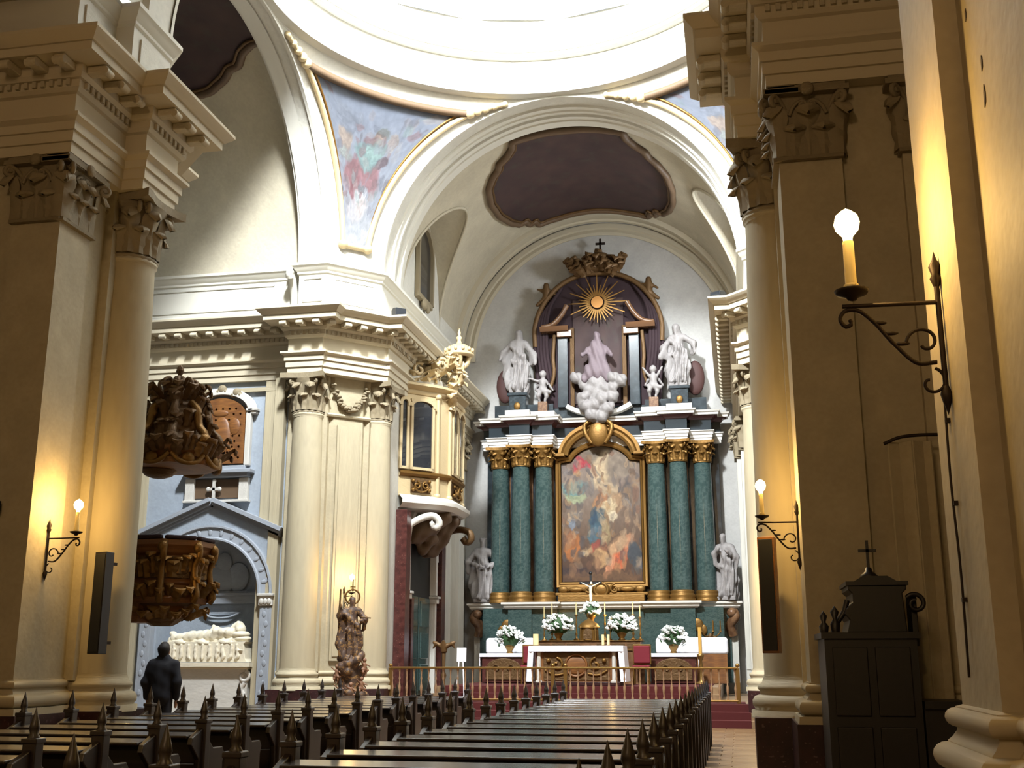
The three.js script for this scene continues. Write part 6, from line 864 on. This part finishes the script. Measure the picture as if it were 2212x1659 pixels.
// candles, crucifix, lamps
const stickG = lathe([[0.001, 0], [0.09, 0], [0.09, 0.03], [0.03, 0.07], [0.02, 0.14], [0.04, 0.18], [0.018, 0.24], [0.016, 0.42], [0.04, 0.46], [0.02, 0.5], [0.016, 0.66], [0.05, 0.7], [0.055, 0.72], [0.015, 0.73]], 12), taperG = cy(0.016, 0.014, 0.34, 0, 0.9, 0, 10);
for (const [i, [x, k]] of [[-1.35, 0.9], [-1.12, 1], [-0.42, 1], [0.4, 1], [1.2, 1], [1.4, 0.9]].entries()) { const o = thing('candlestick', `tall brass candlestick on the gilt shelf, ${ORD[i]} from the tribune end`, 'candlestick', [x, 2.001, -32.58], 0, 'candlesticks on the gilt shelf'); mesh('stick', stickG, M.brass, o); mesh('candle', taperG, M.wax, o); o.scale.setScalar(k); }
for (const [x, t] of [[-1.12, 'thick'], [0.72, 'pair']]) { const o = thing('altar_candle', t === 'thick' ? 'thick white candle standing on the tribune end of the altar' : 'short white candles standing on the altar cloth', 'candle', [x, 1.822, -29.85]); if (t === 'thick') { mesh('candle', cy(0.075, 0.075, 0.3, 0, 0.16, 0, 16), M.wax, o); mesh('dish', cy(0.1, 0.12, 0.02, 0, 0.01, 0, 16), M.brass, o); } else for (const d of [-0.07, 0.07]) { mesh('candle', cy(0.035, 0.035, 0.28, d, 0.15, 0, 12), M.wax, o); mesh('dish', cy(0.05, 0.06, 0.02, d, 0.01, 0, 12), M.brass, o); } }
{
  const o = thing('crucifix', 'dark standing crucifix with a pale figure behind the altar', 'crucifix', [0.0, 2.001, -32.67]);
  mesh('cross', [bx(0.06, 1.0, 0.04, 0, 1.38, 0), bx(0.56, 0.06, 0.04, 0, 1.62, 0), cy(0.02, 0.02, 0.9, 0, 0.45, 0.0, 8), cy(0.07, 0.05, 0.05, 0, 0.025, 0, 12), sp(0.05, 0, 1.9, 0), sp(0.04, 0.29, 1.62, 0), sp(0.04, -0.29, 1.62, 0)], M.black, o);
  mesh('corpus', body([[0, 1.5, 0.05, 0, 1.28, 0.05, 0.045, 0.035], [0.02, 1.6, 0.06, 0.02, 1.62, 0.06, 0.035, 0.035], [0.04, 1.52, 0.05, 0.26, 1.63, 0.035, 0.02, 0.014], [-0.04, 1.52, 0.05, -0.26, 1.63, 0.035, 0.02, 0.014], [0.015, 1.28, 0.05, 0.02, 1.12, 0.07, 0.03, 0.022], [-0.015, 1.28, 0.05, -0.01, 1.12, 0.07, 0.03, 0.022], [0.0, 1.12, 0.07, 0.0, 0.96, 0.045, 0.028, 0.018]], 0.02, 0.011), M.tombMarble, o);
  const v = thing('vigil_lamp', 'small lit lamp on a brass stem behind the flowers', 'lamp', [0.56, 2.001, -32.48]);
  mesh('stem', lathe([[0.001, 0], [0.07, 0], [0.02, 0.05], [0.015, 0.5], [0.05, 0.56], [0.055, 0.58], [0.015, 0.585]], 12), M.brass, v); mesh('bulb', sp(0.035, 0, 0.63, 0), bulbMat, v); bulbLight(0.56, 2.631, -32.48, 3.0, 1.5);
  const p = thing('paschal_candle', 'tall gold paschal candle stand beside the far pier', 'candle', [3.08, 0.832, -31.6]);
  mesh('stand', lathe([[0.001, 0], [0.16, 0], [0.16, 0.04], [0.05, 0.1], [0.035, 0.4], [0.06, 0.5], [0.035, 0.6], [0.09, 0.72], [0.1, 0.78], [0.04, 0.8]], 14), M.brass, p); mesh('candle', cy(0.05, 0.05, 0.72, 0, 1.14, 0, 14), std({ color: '#c79a4a', roughness: 0.5 }), p);
  const d = thing('candelabrum', 'dark bronze candelabrum with gilt arms beside the far pier', 'candelabrum', [3.3, 0.832, -34.2]);
  mesh('stem', lathe([[0.001, 0], [0.2, 0], [0.06, 0.15], [0.04, 1.2], [0.09, 1.3], [0.03, 1.4]], 12), M.giltDark, d); for (let k = 0; k < 5; k++) { const a = k * PI * 0.4; mesh('arm', [tube([[0, 1.35, 0], [0.15 * Math.cos(a), 1.3, 0.15 * Math.sin(a)], [0.3 * Math.cos(a), 1.42, 0.3 * Math.sin(a)]], 0.02, 12), cy(0.05, 0.03, 0.04, 0.3 * Math.cos(a), 1.45, 0.3 * Math.sin(a), 10), cy(0.02, 0.018, 0.3, 0.3 * Math.cos(a), 1.6, 0.3 * Math.sin(a), 8)], M.gilt, d); }
  const l = thing('eagle_lectern', 'brass lectern with a spread eagle top beside the chancel door', 'lectern', [-3.15, 0.495, -28.1]);
  mesh('stem', lathe([[0.001, 0], [0.2, 0], [0.2, 0.04], [0.06, 0.12], [0.04, 0.5], [0.07, 0.6], [0.035, 0.7], [0.05, 1.15], [0.001, 1.2]], 14), M.giltDark, l);
  mesh('eagle', body([[0, 1.2, 0, 0, 1.36, 0.04, 0.08, 0.06], [0, 1.42, 0.06, 0, 1.44, 0.1, 0.045, 0.02], [0.05, 1.3, 0, 0.26, 1.4, 0, 0.06, 0.04], [-0.05, 1.3, 0, -0.26, 1.4, 0, 0.06, 0.04], [0.2, 1.38, 0, 0.28, 1.26, 0, 0.04, 0.02], [-0.2, 1.38, 0, -0.28, 1.26, 0, 0.04, 0.02]], 0.04, 0.02), M.giltDark, l);
  const m = thing('reading_stand', 'slim white reading stand with a small white tray before the chancel pilasters', 'lectern', [-2.66, 0.495, -27.9]);
  mesh('tray', rb(0.24, 0.34, 0.03, 0.01, 0, 1.1, 0).rotateX(-0.05), M.cloth, m); mesh('leg', [rod([-0.05, 0.98, 0], [-0.1, 0.02, 0.04], 0.018), rod([0.05, 0.98, 0], [0.1, 0.02, 0.04], 0.018)], M.cloth, m); mesh('foot', rb(0.34, 0.02, 0.28, 0.008, 0, 0.01, 0), M.cloth, m);
}
renderer.render(scene, camera);
